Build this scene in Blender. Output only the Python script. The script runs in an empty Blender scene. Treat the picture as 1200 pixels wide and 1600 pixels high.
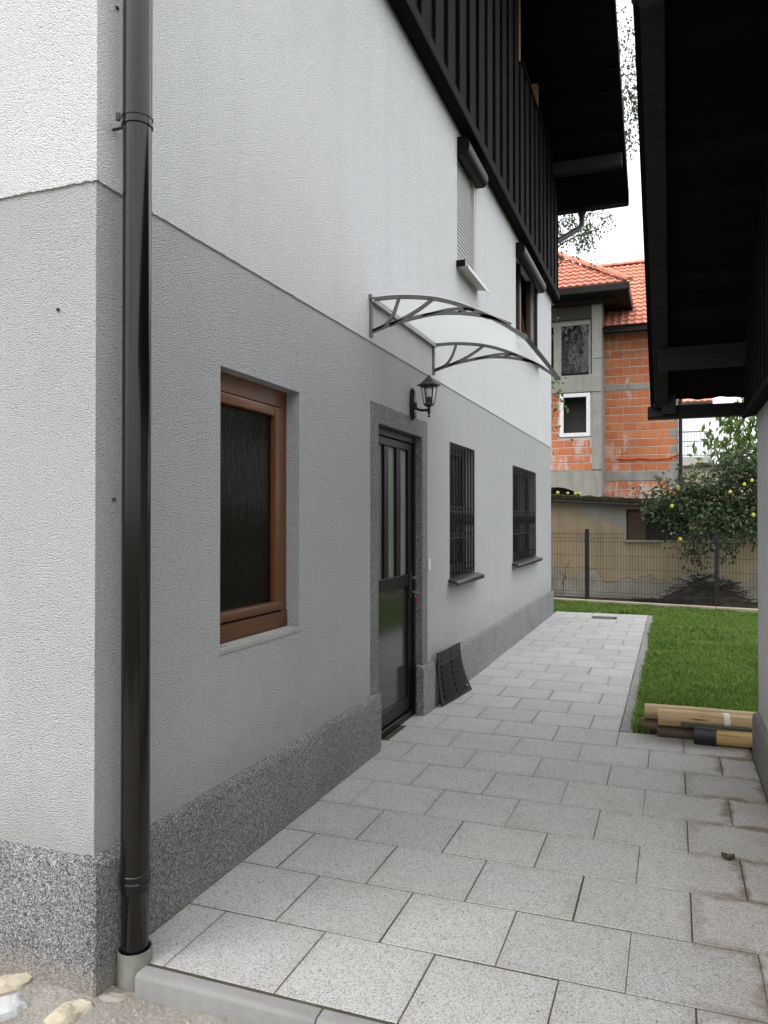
import bpy, bmesh, math, random
import numpy as np
from mathutils import Vector, noise
R = math.radians
random.seed(7); rng = np.random.default_rng(7)
S = bpy.context.scene
COL = S.collection

# ------------------------------------------------------------ camera
cam = bpy.data.cameras.new('camera'); co = bpy.data.objects.new('camera', cam); COL.objects.link(co)
co.location = (0, 0, 1.5); co.rotation_euler = (R(90.55), 0, R(20.56))
cam.sensor_fit = 'VERTICAL'; cam.sensor_height = 36; cam.sensor_width = 27; cam.lens = 27.0
cam.clip_start = .05; cam.clip_end = 2000
S.camera = co
S.render.resolution_x, S.render.resolution_y = 768, 1024

# ------------------------------------------------------------ sky, sun, exposure (overcast)
SUN_EL, SUN_AZ = 52, 215          # the veiled sun stands high behind the camera, over its left shoulder
w = bpy.data.worlds.new('World'); S.world = w; w.use_nodes = True
nt = w.node_tree; nt.nodes.clear()
def wn(t, **k):
    n = nt.nodes.new(t)
    for a, b in k.items(): setattr(n, a, b)
    return n
sky = wn('ShaderNodeTexSky', sky_type='NISHITA'); sky.sun_disc = False
sky.sun_elevation = R(SUN_EL); sky.sun_rotation = R(SUN_AZ); sky.dust_density = 4; sky.ozone_density = 1
hs = wn('ShaderNodeHueSaturation'); hs.inputs['Saturation'].default_value = .25; hs.inputs['Value'].default_value = 1.0
tc = wn('ShaderNodeTexCoord'); mp = wn('ShaderNodeMapping'); mp.inputs['Scale'].default_value = (1, 1, 3.0)
cn = wn('ShaderNodeTexNoise'); cn.inputs['Scale'].default_value = 2.6; cn.inputs['Detail'].default_value = 7; cn.inputs['Roughness'].default_value = .55
cr = wn('ShaderNodeValToRGB'); cr.color_ramp.elements[0].position = .36; cr.color_ramp.elements[1].position = .62
cr.color_ramp.elements[0].color = (11.0, 11.5, 12.2, 1); cr.color_ramp.elements[1].color = (16, 16.1, 16.3, 1)
mx = wn('ShaderNodeMix', data_type='RGBA'); mx.inputs[0].default_value = .86
# an overcast sky is about three times as bright overhead as at the horizon
sx_ = wn('ShaderNodeSeparateXYZ'); gm = wn('ShaderNodeMapRange'); gm.inputs['From Min'].default_value = 0; gm.inputs['From Max'].default_value = 1; gm.inputs['To Min'].default_value = .36; gm.inputs['To Max'].default_value = 1
mg = wn('ShaderNodeMix', data_type='RGBA', blend_type='MULTIPLY'); mg.inputs[0].default_value = 1
bg = wn('ShaderNodeBackground'); bg.inputs['Strength'].default_value = .15
wo = wn('ShaderNodeOutputWorld')
L = nt.links.new
L(sky.outputs[0], hs.inputs['Color']); L(tc.outputs['Generated'], mp.inputs[0]); L(mp.outputs[0], cn.inputs['Vector'])
L(cn.outputs['Fac'], cr.inputs[0]); L(hs.outputs[0], mx.inputs[6]); L(cr.outputs[0], mx.inputs[7]); L(tc.outputs['Generated'], sx_.inputs[0]); L(sx_.outputs[2], gm.inputs[0]); L(mx.outputs[2], mg.inputs[6]); L(gm.outputs[0], mg.inputs[7]); L(mg.outputs[2], bg.inputs[0]); L(bg.outputs[0], wo.inputs[0])

sl = bpy.data.lights.new('sun', 'SUN'); sl.energy = .7; sl.angle = R(30); sl.color = (1, .97, .93)
so = bpy.data.objects.new('sun', sl); COL.objects.link(so)
sdir = Vector((math.sin(R(SUN_AZ)) * math.cos(R(SUN_EL)), math.cos(R(SUN_AZ)) * math.cos(R(SUN_EL)), math.sin(R(SUN_EL))))
so.rotation_euler = sdir.to_track_quat('Z', 'Y').to_euler(); so.location = sdir * 30
vs = S.view_settings; vs.view_transform = 'Standard'; vs.look = 'None'; vs.exposure = 0.95; vs.gamma = 1; vs.use_curve_mapping = False

# ------------------------------------------------------------ helpers
class MB:
    def __init__(s): s.v = []; s.f = []
    def add(s, vs, fs):
        n = len(s.v); s.v += [tuple(p) for p in vs]; s.f += [tuple(i + n for i in f) for f in fs]; return s
    def box(s, x0, x1, y0, y1, z0, z1):
        return s.add([(x0,y0,z0),(x1,y0,z0),(x1,y1,z0),(x0,y1,z0),(x0,y0,z1),(x1,y0,z1),(x1,y1,z1),(x0,y1,z1)],
              [(0,3,2,1),(4,5,6,7),(0,1,5,4),(1,2,6,5),(2,3,7,6),(3,0,4,7)])
    def hexa(s, p):      # 8 points: bottom 4, top 4
        return s.add(p, [(0,3,2,1),(4,5,6,7),(0,1,5,4),(1,2,6,5),(2,3,7,6),(3,0,4,7)])
    def quad(s, *p): return s.add(p, [tuple(range(len(p)))])
    def prism(s, prof, axis, a0, a1):   # prof: 2D outline in the other two axes (in x,y,z order)
        def P(q, a): return {'x': (a, q[0], q[1]), 'y': (q[0], a, q[1]), 'z': (q[0], q[1], a)}[axis]
        n = len(prof)
        return s.add([P(q, a0) for q in prof] + [P(q, a1) for q in prof],
              [tuple(range(n))[::-1], tuple(range(n, 2*n))] + [(i, (i+1) % n, n+(i+1) % n, n+i) for i in range(n)])
    def tube(s, pts, r, n=8, caps=True):
        pts = [Vector(p) for p in pts]; m = len(pts)
        rs = r if isinstance(r, (list, tuple)) else [r]*m
        vs = []; up = None
        for i, p in enumerate(pts):
            d = (pts[min(i+1, m-1)] - pts[max(i-1, 0)]).normalized()
            if up is None: up = d.orthogonal().normalized()
            a = (up - d*up.dot(d))
            a = a.normalized() if a.length > 1e-6 else d.orthogonal().normalized()
            up = a; b = d.cross(a)
            vs += [p + (a*math.cos(t) + b*math.sin(t))*rs[i] for t in (2*math.pi*k/n for k in range(n))]
        fs = [(i*n+k, i*n+(k+1) % n, (i+1)*n+(k+1) % n, (i+1)*n+k) for i in range(m-1) for k in range(n)]
        if caps: fs += [tuple(range(n))[::-1], tuple(range((m-1)*n, m*n))]
        return s.add(vs, fs)
    def lathe(s, prof, c, n=16, ph=0):   # prof [(r,z)]
        vs = [(c[0]+r*math.cos(ph+2*math.pi*k/n), c[1]+r*math.sin(ph+2*math.pi*k/n), c[2]+z) for r, z in prof for k in range(n)]
        m = len(prof)
        fs = [(i*n+k, i*n+(k+1) % n, (i+1)*n+(k+1) % n, (i+1)*n+k) for i in range(m-1) for k in range(n)]
        fs += [tuple(range(n))[::-1], tuple(range((m-1)*n, m*n))]
        return s.add(vs, fs)
    def bar(s, a, b, w, h, upv=(0,0,1)):  # rectangular bar from a to b
        a, b = Vector(a), Vector(b); d = (b-a).normalized(); u = Vector(upv); sd = d.cross(u).normalized(); u = sd.cross(d)
        q = [sd*w/2*i + u*h/2*j for i, j in ((-1,-1),(1,-1),(1,1),(-1,1))]
        return s.hexa([a+k for k in q] + [b+k for k in q])

def mesh(name, mb, bevel=0, smooth=False, ang=35, seg=1):
    me = bpy.data.meshes.new(name)
    me.from_pydata([tuple(p) for p in mb.v], [], mb.f); me.update()
    bm = bmesh.new(); bm.from_mesh(me)
    bmesh.ops.recalc_face_normals(bm, faces=bm.faces)
    if bevel:
        ed = [e for e in bm.edges if len(e.link_faces) == 2 and e.calc_face_angle(0) > R(30)]
        bmesh.ops.bevel(bm, geom=ed, offset=bevel, segments=seg, affect='EDGES', profile=.6, clamp_overlap=True)
    bm.to_mesh(me); bm.free()
    if smooth or bevel:
        me.shade_smooth(); me.set_sharp_from_angle(angle=R(ang))
    return me

WL = {}      # world location of every object's frame
def link(o, parent=None, loc=None):
    COL.objects.link(o)
    if parent is not None:
        o.parent = parent; base = WL[parent.name]
    else: base = Vector((0,0,0))
    l = Vector(loc) if loc is not None else (base.copy() if parent is not None else Vector((0,0,0)))
    o.location = l - base; WL[o.name] = l
    return o
def obj(name, mb, mat, parent=None, bevel=0, smooth=False, ang=35, seg=1, label=None):
    """mb in world coordinates; the child's frame coincides with its parent's."""
    base = WL[parent.name] if parent is not None else Vector((0,0,0))
    mb.v = [tuple(Vector(p) - base) for p in mb.v]
    me = mesh(name, mb, bevel, smooth, ang, seg); me.materials.append(M(mat))
    o = link(bpy.data.objects.new(name, me), parent)
    if label: o['label'] = label
    return o
def inst(name, me, parent, loc, rot=None):
    o = link(bpy.data.objects.new(name, me), parent, loc)
    if rot: o.rotation_euler = rot
    return o
def tag(o, label, cat, group=None):
    o['label'] = label; o['category'] = cat
    if group: o['group'] = group
    return o
def thing(name, loc, label, cat, group=None):
    o = bpy.data.objects.new(name, None); o.empty_display_size = .1
    link(o, None, loc); return tag(o, label, cat, group)
def struct(o): o['kind'] = 'structure'; return o
def stuff(o): o['kind'] = 'stuff'; return o

# ------------------------------------------------------------ materials
_M = {}; _D = {}
def M(n):
    if n not in _M: _M[n] = _D[n](n)
    return _M[n]
class NT:
    def __init__(s, name):
        s.m = bpy.data.materials.new(name); s.m.use_nodes = True; s.t = s.m.node_tree
        s.b = s.t.nodes['Principled BSDF']; s.pos = s.n('ShaderNodeNewGeometry').outputs['Position']
    def n(s, t, **k):
        x = s.t.nodes.new(t)
        for a, b in k.items(): setattr(x, a, b)
        return x
    def l(s, a, b): s.t.links.new(a, b)
    def map(s, scale, src=None):
        m = s.n('ShaderNodeMapping'); m.inputs['Scale'].default_value = scale; s.l(src or s.pos, m.inputs[0]); return m.outputs[0]
    def noise(s, sc, det=3, rough=.5, vec=None, dist=0):
        x = s.n('ShaderNodeTexNoise'); x.inputs['Scale'].default_value = sc; x.inputs['Detail'].default_value = det
        x.inputs['Roughness'].default_value = rough; x.inputs['Distortion'].default_value = dist; s.l(vec or s.pos, x.inputs['Vector']); return x.outputs['Fac']
    def vor(s, sc, feat='F1', out='Distance', vec=None, rnd=1):
        x = s.n('ShaderNodeTexVoronoi', feature=feat); x.inputs['Scale'].default_value = sc; x.inputs['Randomness'].default_value = rnd
        s.l(vec or s.pos, x.inputs['Vector']); return x.outputs[out]
    def ramp(s, f, stops, interp='LINEAR'):
        x = s.n('ShaderNodeValToRGB'); x.color_ramp.interpolation = interp; e = x.color_ramp.elements
        while len(e) < len(stops): e.new(.5)
        for i, (p, c) in enumerate(stops):
            e[i].position = p; e[i].color = (c if isinstance(c, (tuple, list)) else (c, c, c)) + ((1,) if not isinstance(c, (tuple, list)) or len(c) == 3 else ()) if isinstance(c, tuple) else (c, c, c, 1)
        s.l(f, x.inputs[0]); return x.outputs[0]
    def mix(s, f, a, b, mode='MIX'):
        x = s.n('ShaderNodeMix', data_type='RGBA', blend_type=mode)
        for i, q in ((0, f), (6, a), (7, b)):
            if isinstance(q, (int, float)) : x.inputs[i].default_value = q if i == 0 else (q, q, q, 1)
            elif isinstance(q, tuple): x.inputs[i].default_value = q + (1,)
            else: s.l(q, x.inputs[i])
        return x.outputs[2]
    def math(s, op, a, b=0):
        x = s.n('ShaderNodeMath', operation=op)
        for i, q in ((0, a), (1, b)):
            if isinstance(q, (int, float)): x.inputs[i].default_value = q
            else: s.l(q, x.inputs[i])
        return x.outputs[0]
    def rand(s): return s.n('ShaderNodeObjectInfo').outputs['Random']
    def col(s, c):
        if isinstance(c, tuple): s.b.inputs['Base Color'].default_value = c + (1,)
        else: s.l(c, s.b.inputs['Base Color'])
        return s
    def set(s, rough=.6, metal=0, spec=.5, coat=0):
        s.b.inputs['Roughness'].default_value = rough; s.b.inputs['Metallic'].default_value = metal
        s.b.inputs['Specular IOR Level'].default_value = spec; s.b.inputs['Coat Weight'].default_value = coat; return s
    def bump(s, h, dist, strength=1.0):
        x = s.n('ShaderNodeBump'); x.inputs['Distance'].default_value = dist; x.inputs['Strength'].default_value = strength
        s.l(h, x.inputs['Height']); s.l(x.outputs[0], s.b.inputs['Normal']); return s

def stucco(base, tint_dark, grain=205):
    def f(n):
        t = NT(n)
        big = t.noise(1.1, 4, .6); streak = t.noise(1.0, 4, .6, t.map((4, 4, .3))); patch = t.noise(3.3, 5, .65)
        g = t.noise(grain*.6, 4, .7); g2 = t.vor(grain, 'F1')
        c = t.mix(t.ramp(big, [(.35, 0.), (.75, 1.)]), base, tint_dark)
        c = t.mix(t.ramp(streak, [(.52, 0.), (.78, .5)]), c, tuple(q*.86 for q in base))
        c = t.mix(t.ramp(patch, [(.5, 0.), (.75, .4)]), c, tuple(q*.88 for q in base))
        z = t.n('ShaderNodeSeparateXYZ'); t.l(t.pos, z.inputs[0])
        sp = t.math('ADD', z.outputs[2], t.math('MULTIPLY', t.noise(6, 5, .7), -.5))       # rain splash above the plinth
        c = t.mix(t.ramp(sp, [(.12, .5), (.40, 0.)]), c, (base[0]*.66, base[1]*.63, base[2]*.57))
        c = t.mix(t.ramp(g2, [(.45, 0.), (.85, .5)]), c, tuple(q*.5 for q in base))  # hollows between the grains darkened in the colour, as painted shade
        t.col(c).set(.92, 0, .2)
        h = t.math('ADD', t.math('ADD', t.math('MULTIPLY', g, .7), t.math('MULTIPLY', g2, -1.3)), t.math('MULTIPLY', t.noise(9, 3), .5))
        return t.bump(h, .0062, 1.0).m
    return f
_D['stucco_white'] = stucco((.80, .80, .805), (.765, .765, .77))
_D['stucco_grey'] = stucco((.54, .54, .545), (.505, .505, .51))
def granite(n):
    t = NT(n); r = t.vor(260, 'F1', 'Color')
    sep = t.n('ShaderNodeSeparateColor'); t.l(r, sep.inputs[0])
    c = t.ramp(sep.outputs[0], [(0., .05), (.24, .115), (.44, .20), (.70, .29), (.9, .41)], 'CONSTANT')
    c = t.mix(t.ramp(t.noise(1.6, 4), [(.45, 0.), (.75, .3)]), c, (.16, .15, .12), 'MULTIPLY')
    dz = t.n('ShaderNodeSeparateXYZ'); t.l(t.pos, dz.inputs[0])
    d = t.math('ADD', dz.outputs[2], t.math('MULTIPLY', t.noise(7, 4), .12))
    c = t.mix(t.ramp(d, [(.02, .45), (.10, 0.)]), c, (.30, .25, .19))       # splashed soil at the foot
    t.col(c).set(.75, 0, .3)
    return t.bump(t.vor(300), .003, .8).m
_D['granite'] = granite
def paver(n):
    t = NT(n); r = t.rand()
    v = t.vor(280, 'F1', 'Color'); sep = t.n('ShaderNodeSeparateColor'); t.l(v, sep.inputs[0])
    c = t.ramp(sep.outputs[0], [(0., .15), (.06, .26), (.20, .37), (.52, .42), (.82, .47)], 'CONSTANT')
    c = t.mix(1.0, c, t.ramp(r, [(0., (.92, .905, .88)), (.5, (.985, .965, .93)), (1., (1.03, 1.01, .97))]), 'MULTIPLY')
    dirt = t.noise(1.3, 5, .65); x = t.n('ShaderNodeSeparateXYZ'); t.l(t.pos, x.inputs[0])
    gen = t.n('ShaderNodeTexCoord').outputs['Generated']; gs = t.n('ShaderNodeSeparateXYZ'); t.l(gen, gs.inputs[0])
    ex = t.math('MINIMUM', gs.outputs[0], t.math('SUBTRACT', 1, gs.outputs[0])); ey = t.math('MINIMUM', gs.outputs[1], t.math('SUBTRACT', 1, gs.outputs[1]))
    ed = t.math('SUBTRACT', t.math('MINIMUM', ex, ey), t.math('MULTIPLY', t.math('SUBTRACT', t.noise(5, 5, .7), .47), .55))
    near = t.ramp(x.outputs[0], [(0., .10), (.30, 1.)])
    # brown silt washed out of the joints, most of it beside the neighbouring wall
    c = t.mix(t.math('MULTIPLY', t.ramp(ed, [(.0, .9), (.09, 0.)]), near), c, (.13, .10, .07))
    edge = t.math('MULTIPLY', t.ramp(x.outputs[0], [(0., 0.), (.45, 1.)]), t.ramp(dirt, [(.38, .15), (.62, 1.)]))
    c = t.mix(t.math('MULTIPLY', edge, .5), c, (.20, .17, .13))
    c = t.mix(t.ramp(t.noise(2.2, 5, .65), [(.48, 0.), (.78, .32)]), c, (.24, .225, .18))
    t.col(c).set(.85, 0, .25)
    return t.bump(v, .0016, .7).m
_D['paver'] = paver
def concrete(base, rough=.85, stain=.35, sc=3):
    def f(n):
        t = NT(n); a = t.noise(sc, 6, .65); b = t.noise(60, 3, .6); st = t.noise(1.0, 4, .6, t.map((5, 5, .5)))
        c = t.mix(t.ramp(a, [(.3, 0.), (.7, 1.)]), tuple(q*.82 for q in base), tuple(q*1.08 for q in base))
        c = t.mix(t.ramp(st, [(.5, 0.), (.72, stain)]), c, tuple(q*.45 for q in base))
        t.col(c).set(rough, 0, .25); return t.bump(t.math('ADD', b, t.math('MULTIPLY', a, .6)), .004, .7).m
    return f
_D['concrete'] = concrete((.33, .325, .30)); _D['kerb'] = concrete((.235, .23, .22), stain=.4, sc=5)
_D['old_concrete'] = concrete((.30, .295, .265), stain=.5); _D['joint'] = None
def joint(n):
    t = NT(n); a = t.noise(4, 5, .7)
    t.col(t.ramp(a, [(.3, (.045, .04, .033)), (.5, (.07, .06, .045)), (.62, (.055, .065, .03)), (.78, (.13, .115, .09))])).set(.95, 0, .1); return t.bump(t.noise(120, 3), .003, 1).m
_D['joint'] = joint
_D['mortar'] = concrete((.54, .50, .46), stain=.25)
def plain(c, rough=.5, metal=0, spec=.5, bump=0, var=.12, sc=14, coat=0):
    def f(n):
        t = NT(n); a = t.noise(sc, 4, .6)
        t.col(t.mix(t.ramp(a, [(.3, 0.), (.7, 1.)]), tuple(q*(1-var) for q in c), tuple(q*(1+var) for q in c))).set(rough, metal, spec, coat)
        if bump: t.bump(t.noise(sc*6, 3), bump, .6)
        return t.m
    return f
_D['pipe'] = plain((.006, .005, .0045), .16, 0, .42, var=.2, sc=5)
_D['zinc'] = plain((.27, .27, .24), .55, .5, .5, .0015, .18, 18)
_D['black_metal'] = plain((.013, .013, .013), .42, 0, .5)
_D['grille_metal'] = plain((.010, .010, .0105), .5, 0, .3)
_D['door_metal'] = plain((.006, .006, .006), .38, 0, .18)
_D['door_panel'] = plain((.016, .018, .015), .12, 0, .6, var=.3, sc=2)
_D['lamp_metal'] = plain((.007, .007, .007), .38, 0, .5)
_D['plastic_black'] = plain((.006, .006, .006), .55, 0, .25, .001)
_D['canopy_grey'] = plain((.145, .14, .14), .45, .2, .5)
_D['steel'] = plain((.45, .45, .44), .3, .9)
_D['white_pvc'] = plain((.72, .72, .72), .35); _D['white_plastic'] = plain((.75, .75, .73), .4)
_D['shutter_grey'] = plain((.46, .46, .45), .45, var=.05); _D['shutter_box'] = plain((.008, .0075, .007), .4, 0, .08, var=.08)
_D['sill_pale'] = plain((.55, .54, .51), .5); _D['sill_black'] = plain((.016, .017, .017), .3, 0, .5)
_D['gutter'] = plain((.008, .007, .0065), .4, .0, .3); _D['pipe_grey'] = plain((.10, .10, .10), .4, .3)
_D['fence_metal'] = plain((.018, .021, .022), .5); _D['red_plastic'] = plain((.5, .03, .03), .35)
_D['rail_white'] = plain((.30, .31, .33), .4); _D['plaster_far'] = plain((.40, .40, .35), .8, 0, .2, .002)
_D['siding_far'] = plain((.55, .48, .36), .8, 0, .2); _D['black_sleeve'] = plain((.012, .012, .013), .45)
_D['tape'] = plain((.62, .58, .48), .6); _D['orange_cable'] = plain((.5, .10, .03), .5); _D['dark_cable'] = plain((.06, .06, .06), .6)
_D['kerb_warm'] = concrete((.46, .40, .29), stain=.2)
_D['dull_glass'] = plain((.018, .016, .013), .3, 0, .25, var=.4, sc=6)
_D['interior'] = plain((.05, .045, .04), .9); _D['curtain'] = plain((.40, .35, .26), .85, 0, .1, .002, .2, 5)
def wood(c, c2, axis=(14, 14, 1.2), rough=.6, peel=0, spec=.4, bumpd=.003):
    def f(n):
        t = NT(n); v = t.map(axis); a = t.noise(3, 6, .65, v, .8); r = t.rand()
        col = t.mix(t.ramp(a, [(.3, 0.), (.7, 1.)]), c, c2)
        col = t.mix(1.0, col, t.ramp(r, [(0., .7), (1., 1.25)]), 'MULTIPLY')
        if peel: col = t.mix(t.ramp(t.noise(5, 6, .75, t.map((16, 16, 2.2))), [(.66, 0.), (.70, peel)]), col, (.22, .21, .19))
        t.col(col).set(rough, 0, spec); return t.bump(a, bumpd, .7).m
    return f
_D['black_wood'] = wood((.0045, .004, .004), (.011, .010, .0095), peel=.55, rough=.8, spec=.06)
_D['soffit_wood'] = wood((.005, .0048, .0045), (.010, .0095, .009), (1.2, 14, 14), .85, spec=.05)
_D['beam_wood'] = wood((.012, .0115, .011), (.026, .024, .022), (1.2, 14, 14), .8, spec=.2)
_D['brown_wood'] = wood((.10, .034, .011), (.16, .060, .022), (16, 16, 1.0), .36, spec=.5, bumpd=.0008)
_D['brown_wood_h'] = wood((.10, .034, .011), (.16, .060, .022), (16, 1.0, 16), .36, spec=.5, bumpd=.0008)
_D['dark_brown_wood'] = wood((.035, .018, .010), (.06, .03, .016), (16, 16, 1.0), .45)
_D['opening_timber'] = wood((.16, .085, .045), (.26, .15, .08), (16, 16, 1.0), .7)
def log(c, c2):
    def f(n):
        t = NT(n); v = t.map((.9, 12, 12)); a = t.noise(3, 6, .65, v, .8); cr = t.noise(2.2, 4, .6, t.map((1.1, 22, 22)), .5); kn = t.vor(5.5, 'F1', 'Distance', t.map((1, 2.2, 2.2)))
        col = t.mix(t.ramp(a, [(.3, 0.), (.7, 1.)]), c, c2)
        col = t.mix(t.ramp(t.noise(4, 4, .6), [(.45, 0.), (.75, .45)]), col, tuple(q*.6 for q in c))
        col = t.mix(t.ramp(cr, [(.33, .85), (.37, 0.)]), col, tuple(q*.22 for q in c))
        col = t.mix(t.ramp(kn, [(.05, .9), (.11, 0.)]), col, tuple(q*.25 for q in c))
        t.col(col).set(.6, 0, .3); return t.bump(t.math('ADD', t.math('MULTIPLY', a, .4), t.ramp(cr, [(.33, 0.), (.40, 1.)])), .004, .8).m
    return f
_D['log_tan'] = log((.36, .25, .12), (.52, .39, .22)); _D['log_yellow'] = log((.40, .27, .10), (.54, .38, .16))
_D['log_brown'] = wood((.055, .04, .028), (.13, .09, .055), (.9, 12, 12), .7, bumpd=.004)
_D['log_end'] = wood((.35, .24, .12), (.5, .36, .2), (20, 20, 20), .8)
_D['green_batten'] = wood((.02, .04, .025), (.05, .06, .035), (.9, 12, 12), .6)
_D['bark'] = wood((.05, .042, .034), (.11, .095, .08), (9, 9, 2), .9, bumpd=.01)
_D['twig'] = plain((.022, .016, .012), .9); _D['birch_twig'] = plain((.06, .05, .042), .9)
def glass(n):
    t = NT(n); nt = t.t
    tr = t.n('ShaderNodeBsdfTransparent'); tr.inputs[0].default_value = (.75, .78, .76, 1)
    gl = t.n('ShaderNodeBsdfGlossy'); gl.inputs['Roughness'].default_value = .02
    fr = t.n('ShaderNodeFresnel'); fr.inputs[0].default_value = 1.55
    ms = t.n('ShaderNodeMixShader'); t.l(t.math('MULTIPLY', t.math('MULTIPLY', fr.outputs[0], 1.4), t.math('SUBTRACT', 1, t.n('ShaderNodeNewGeometry').outputs['Backfacing'])), ms.inputs[0]); t.l(tr.outputs[0], ms.inputs[1]); t.l(gl.outputs[0], ms.inputs[2])
    t.l(ms.outputs[0], nt.nodes['Material Output'].inputs[0]); return t.m
_D['glass'] = glass
def clear_glass(n):
    m = glass(n); [setattr(x.inputs[0], 'default_value', (.98, .98, .98, 1)) for x in m.node_tree.nodes if x.type == 'BSDF_TRANSPARENT']; return m
_D['clear_glass'] = clear_glass; _D['bulb'] = plain((.75, .75, .73), .3)
def rain_glass(n):
    t = NT(n); t.col((.0035, .004, .0035)).set(.05, 0, .15)
    a = t.noise(3.2, 4, .6, t.map((30, 30, 1.9)), .4); return t.bump(a, .010, .6).m
_D['rain_glass'] = rain_glass
def frosted(n):
    t = NT(n); a = t.noise(2, 3, .5, t.map((1, 5, .8)))
    t.col(t.mix(t.ramp(a, [(.35, 0.), (.65, 1.)]), (.10, .12, .10), (.17, .19, .16))).set(.32, 0, .5); return t.m
_D['frosted'] = frosted
def poly(n):
    t = NT(n); nt = t.t
    tr = t.n('ShaderNodeBsdfTransparent'); tr.inputs[0].default_value = (.97, .98, .975, 1)
    tl = t.n('ShaderNodeBsdfTranslucent'); tl.inputs[0].default_value = (.86, .88, .85, 1)
    df = t.n('ShaderNodeBsdfDiffuse'); df.inputs[0].default_value = (.84, .86, .83, 1)
    gl = t.n('ShaderNodeBsdfGlossy'); gl.inputs['Roughness'].default_value = .2
    m0 = t.n('ShaderNodeMixShader'); m0.inputs[0].default_value = .45; t.l(tl.outputs[0], m0.inputs[1]); t.l(df.outputs[0], m0.inputs[2])
    m1 = t.n('ShaderNodeMixShader'); m1.inputs[0].default_value = .66; t.l(tr.outputs[0], m1.inputs[1]); t.l(m0.outputs[0], m1.inputs[2])
    m2 = t.n('ShaderNodeMixShader'); m2.inputs[0].default_value = .05; t.l(m1.outputs[0], m2.inputs[1]); t.l(gl.outputs[0], m2.inputs[2])
    t.l(m2.outputs[0], nt.nodes['Material Output'].inputs[0]); return t.m
_D['polycarbonate'] = poly
def brick(n):
    t = NT(n); r = t.rand(); a = t.noise(9, 4); ribs = t.n('ShaderNodeTexWave', wave_type='BANDS', bands_direction='X'); ribs.inputs['Scale'].default_value = 9; ribs.inputs['Distortion'].default_value = .6
    t.l(t.pos, ribs.inputs['Vector'])
    c = t.ramp(r, [(0., (.48, .165, .072)), (.5, (.53, .195, .088)), (1., (.575, .235, .11))])
    c = t.mix(t.ramp(a, [(.4, 0.), (.8, .5)]), c, (.36, .10, .05))
    c = t.mix(t.ramp(ribs.outputs['Fac'], [(.0, .35), (.35, 0.)]), c, (.40, .11, .05))
    x = t.n('ShaderNodeSeparateXYZ'); t.l(t.pos, x.inputs[0])
    wash = t.math('MULTIPLY', t.noise(1.6, 5, .7, t.map((3.2, 3.2, .55)), .4), t.ramp(t.noise(.8, 2), [(.4, .75), (.62, 1.25)]))
    low = t.ramp(t.math('DIVIDE', x.outputs[2], 10), [(.30, .09), (.56, 0.)])
    wash = t.math('ADD', wash, low)
    c = t.mix(t.ramp(wash, [(.62, 0.), (.76, .55)]), c, (.60, .55, .52))    # lime washed out of the concrete
    t.col(c).set(.85, 0, .2); return t.bump(ribs.outputs['Fac'], .006, .6).m
_D['brick'] = brick
def rooftile(n):
    t = NT(n); a = t.noise(1.4, 5, .65); b = t.noise(9, 3, .6)
    c = t.mix(t.ramp(b, [(.3, 0.), (.7, 1.)]), (.45, .165, .11), (.58, .26, .185))
    c = t.mix(t.ramp(a, [(.55, 0.), (.8, .35)]), c, (.30, .16, .11)); t.col(c).set(.9, 0, .1); return t.bump(b, .006, .5).m
_D['roof_tile'] = rooftile
def oldwall(n):
    t = NT(n); x = t.n('ShaderNodeSeparateXYZ'); t.l(t.pos, x.inputs[0])
    a = t.noise(1.3, 6, .6); b = t.noise(3.0, 5, .6)
    c = t.mix(t.ramp(a, [(.3, 0.), (.7, 1.)]), (.40, .31, .195), (.52, .42, .29))
    c = t.mix(t.ramp(t.noise(.9, 4, .6, t.map((5, 5, .6))), [(.54, 0.), (.78, .4)]), c, (.24, .18, .115))
    # render fallen off low down
    d = t.math('ADD', x.outputs[2], t.math('MULTIPLY', t.math('SUBTRACT', t.noise(2.6, 4, .5, t.map((1, 1, .2))), .5), .9))
    e = t.ramp(d, [(.42, 1.), (.425, 0.)]); 
    c = t.mix(e, c, t.ramp(b, [(.3, (.30, .26, .21)), (.7, (.45, .42, .36))]))
    c = t.mix(t.ramp(d, [(.415, 0.), (.425, .4), (.44, 0.)]), c, (.10, .085, .07))
    t.col(c).set(.9, 0, .2); return t.bump(t.math('SUBTRACT', b, t.math('MULTIPLY', e, 1.2)), .012, .8).m
_D['old_wall'] = oldwall
_D['patch'] = concrete((.44, .42, .375), stain=.25)
def moss(n):
    t = NT(n); a = t.noise(16, 5, .7)
    t.col(t.ramp(a, [(.35, (.012, .011, .008)), (.55, (.035, .035, .014)), (.75, (.075, .075, .022))])).set(.95, 0, .1); return t.bump(a, .03, 1).m
_D['moss'] = moss
def soil(n):
    t = NT(n); a = t.noise(3, 7, .7); b = t.noise(70, 4, .7)
    c = t.mix(t.ramp(a, [(.35, 0.), (.65, 1.)]), (.25, .225, .19), (.38, .36, .33)); c = t.mix(t.ramp(b, [(.35, .5), (.6, 0.)]), c, (.14, .12, .10))
    t.col(c).set(.95, 0, .15); return t.bump(t.math('ADD', a, b), .012, 1).m
_D['soil'] = soil
_D['dark_soil'] = plain((.05, .042, .032), .95, 0, .1, .01, .4, 6)
_D['turf'] = plain((.035, .055, .014), .95, 0, .1, .01, .4, 6)
_D['mud'] = soil
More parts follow.
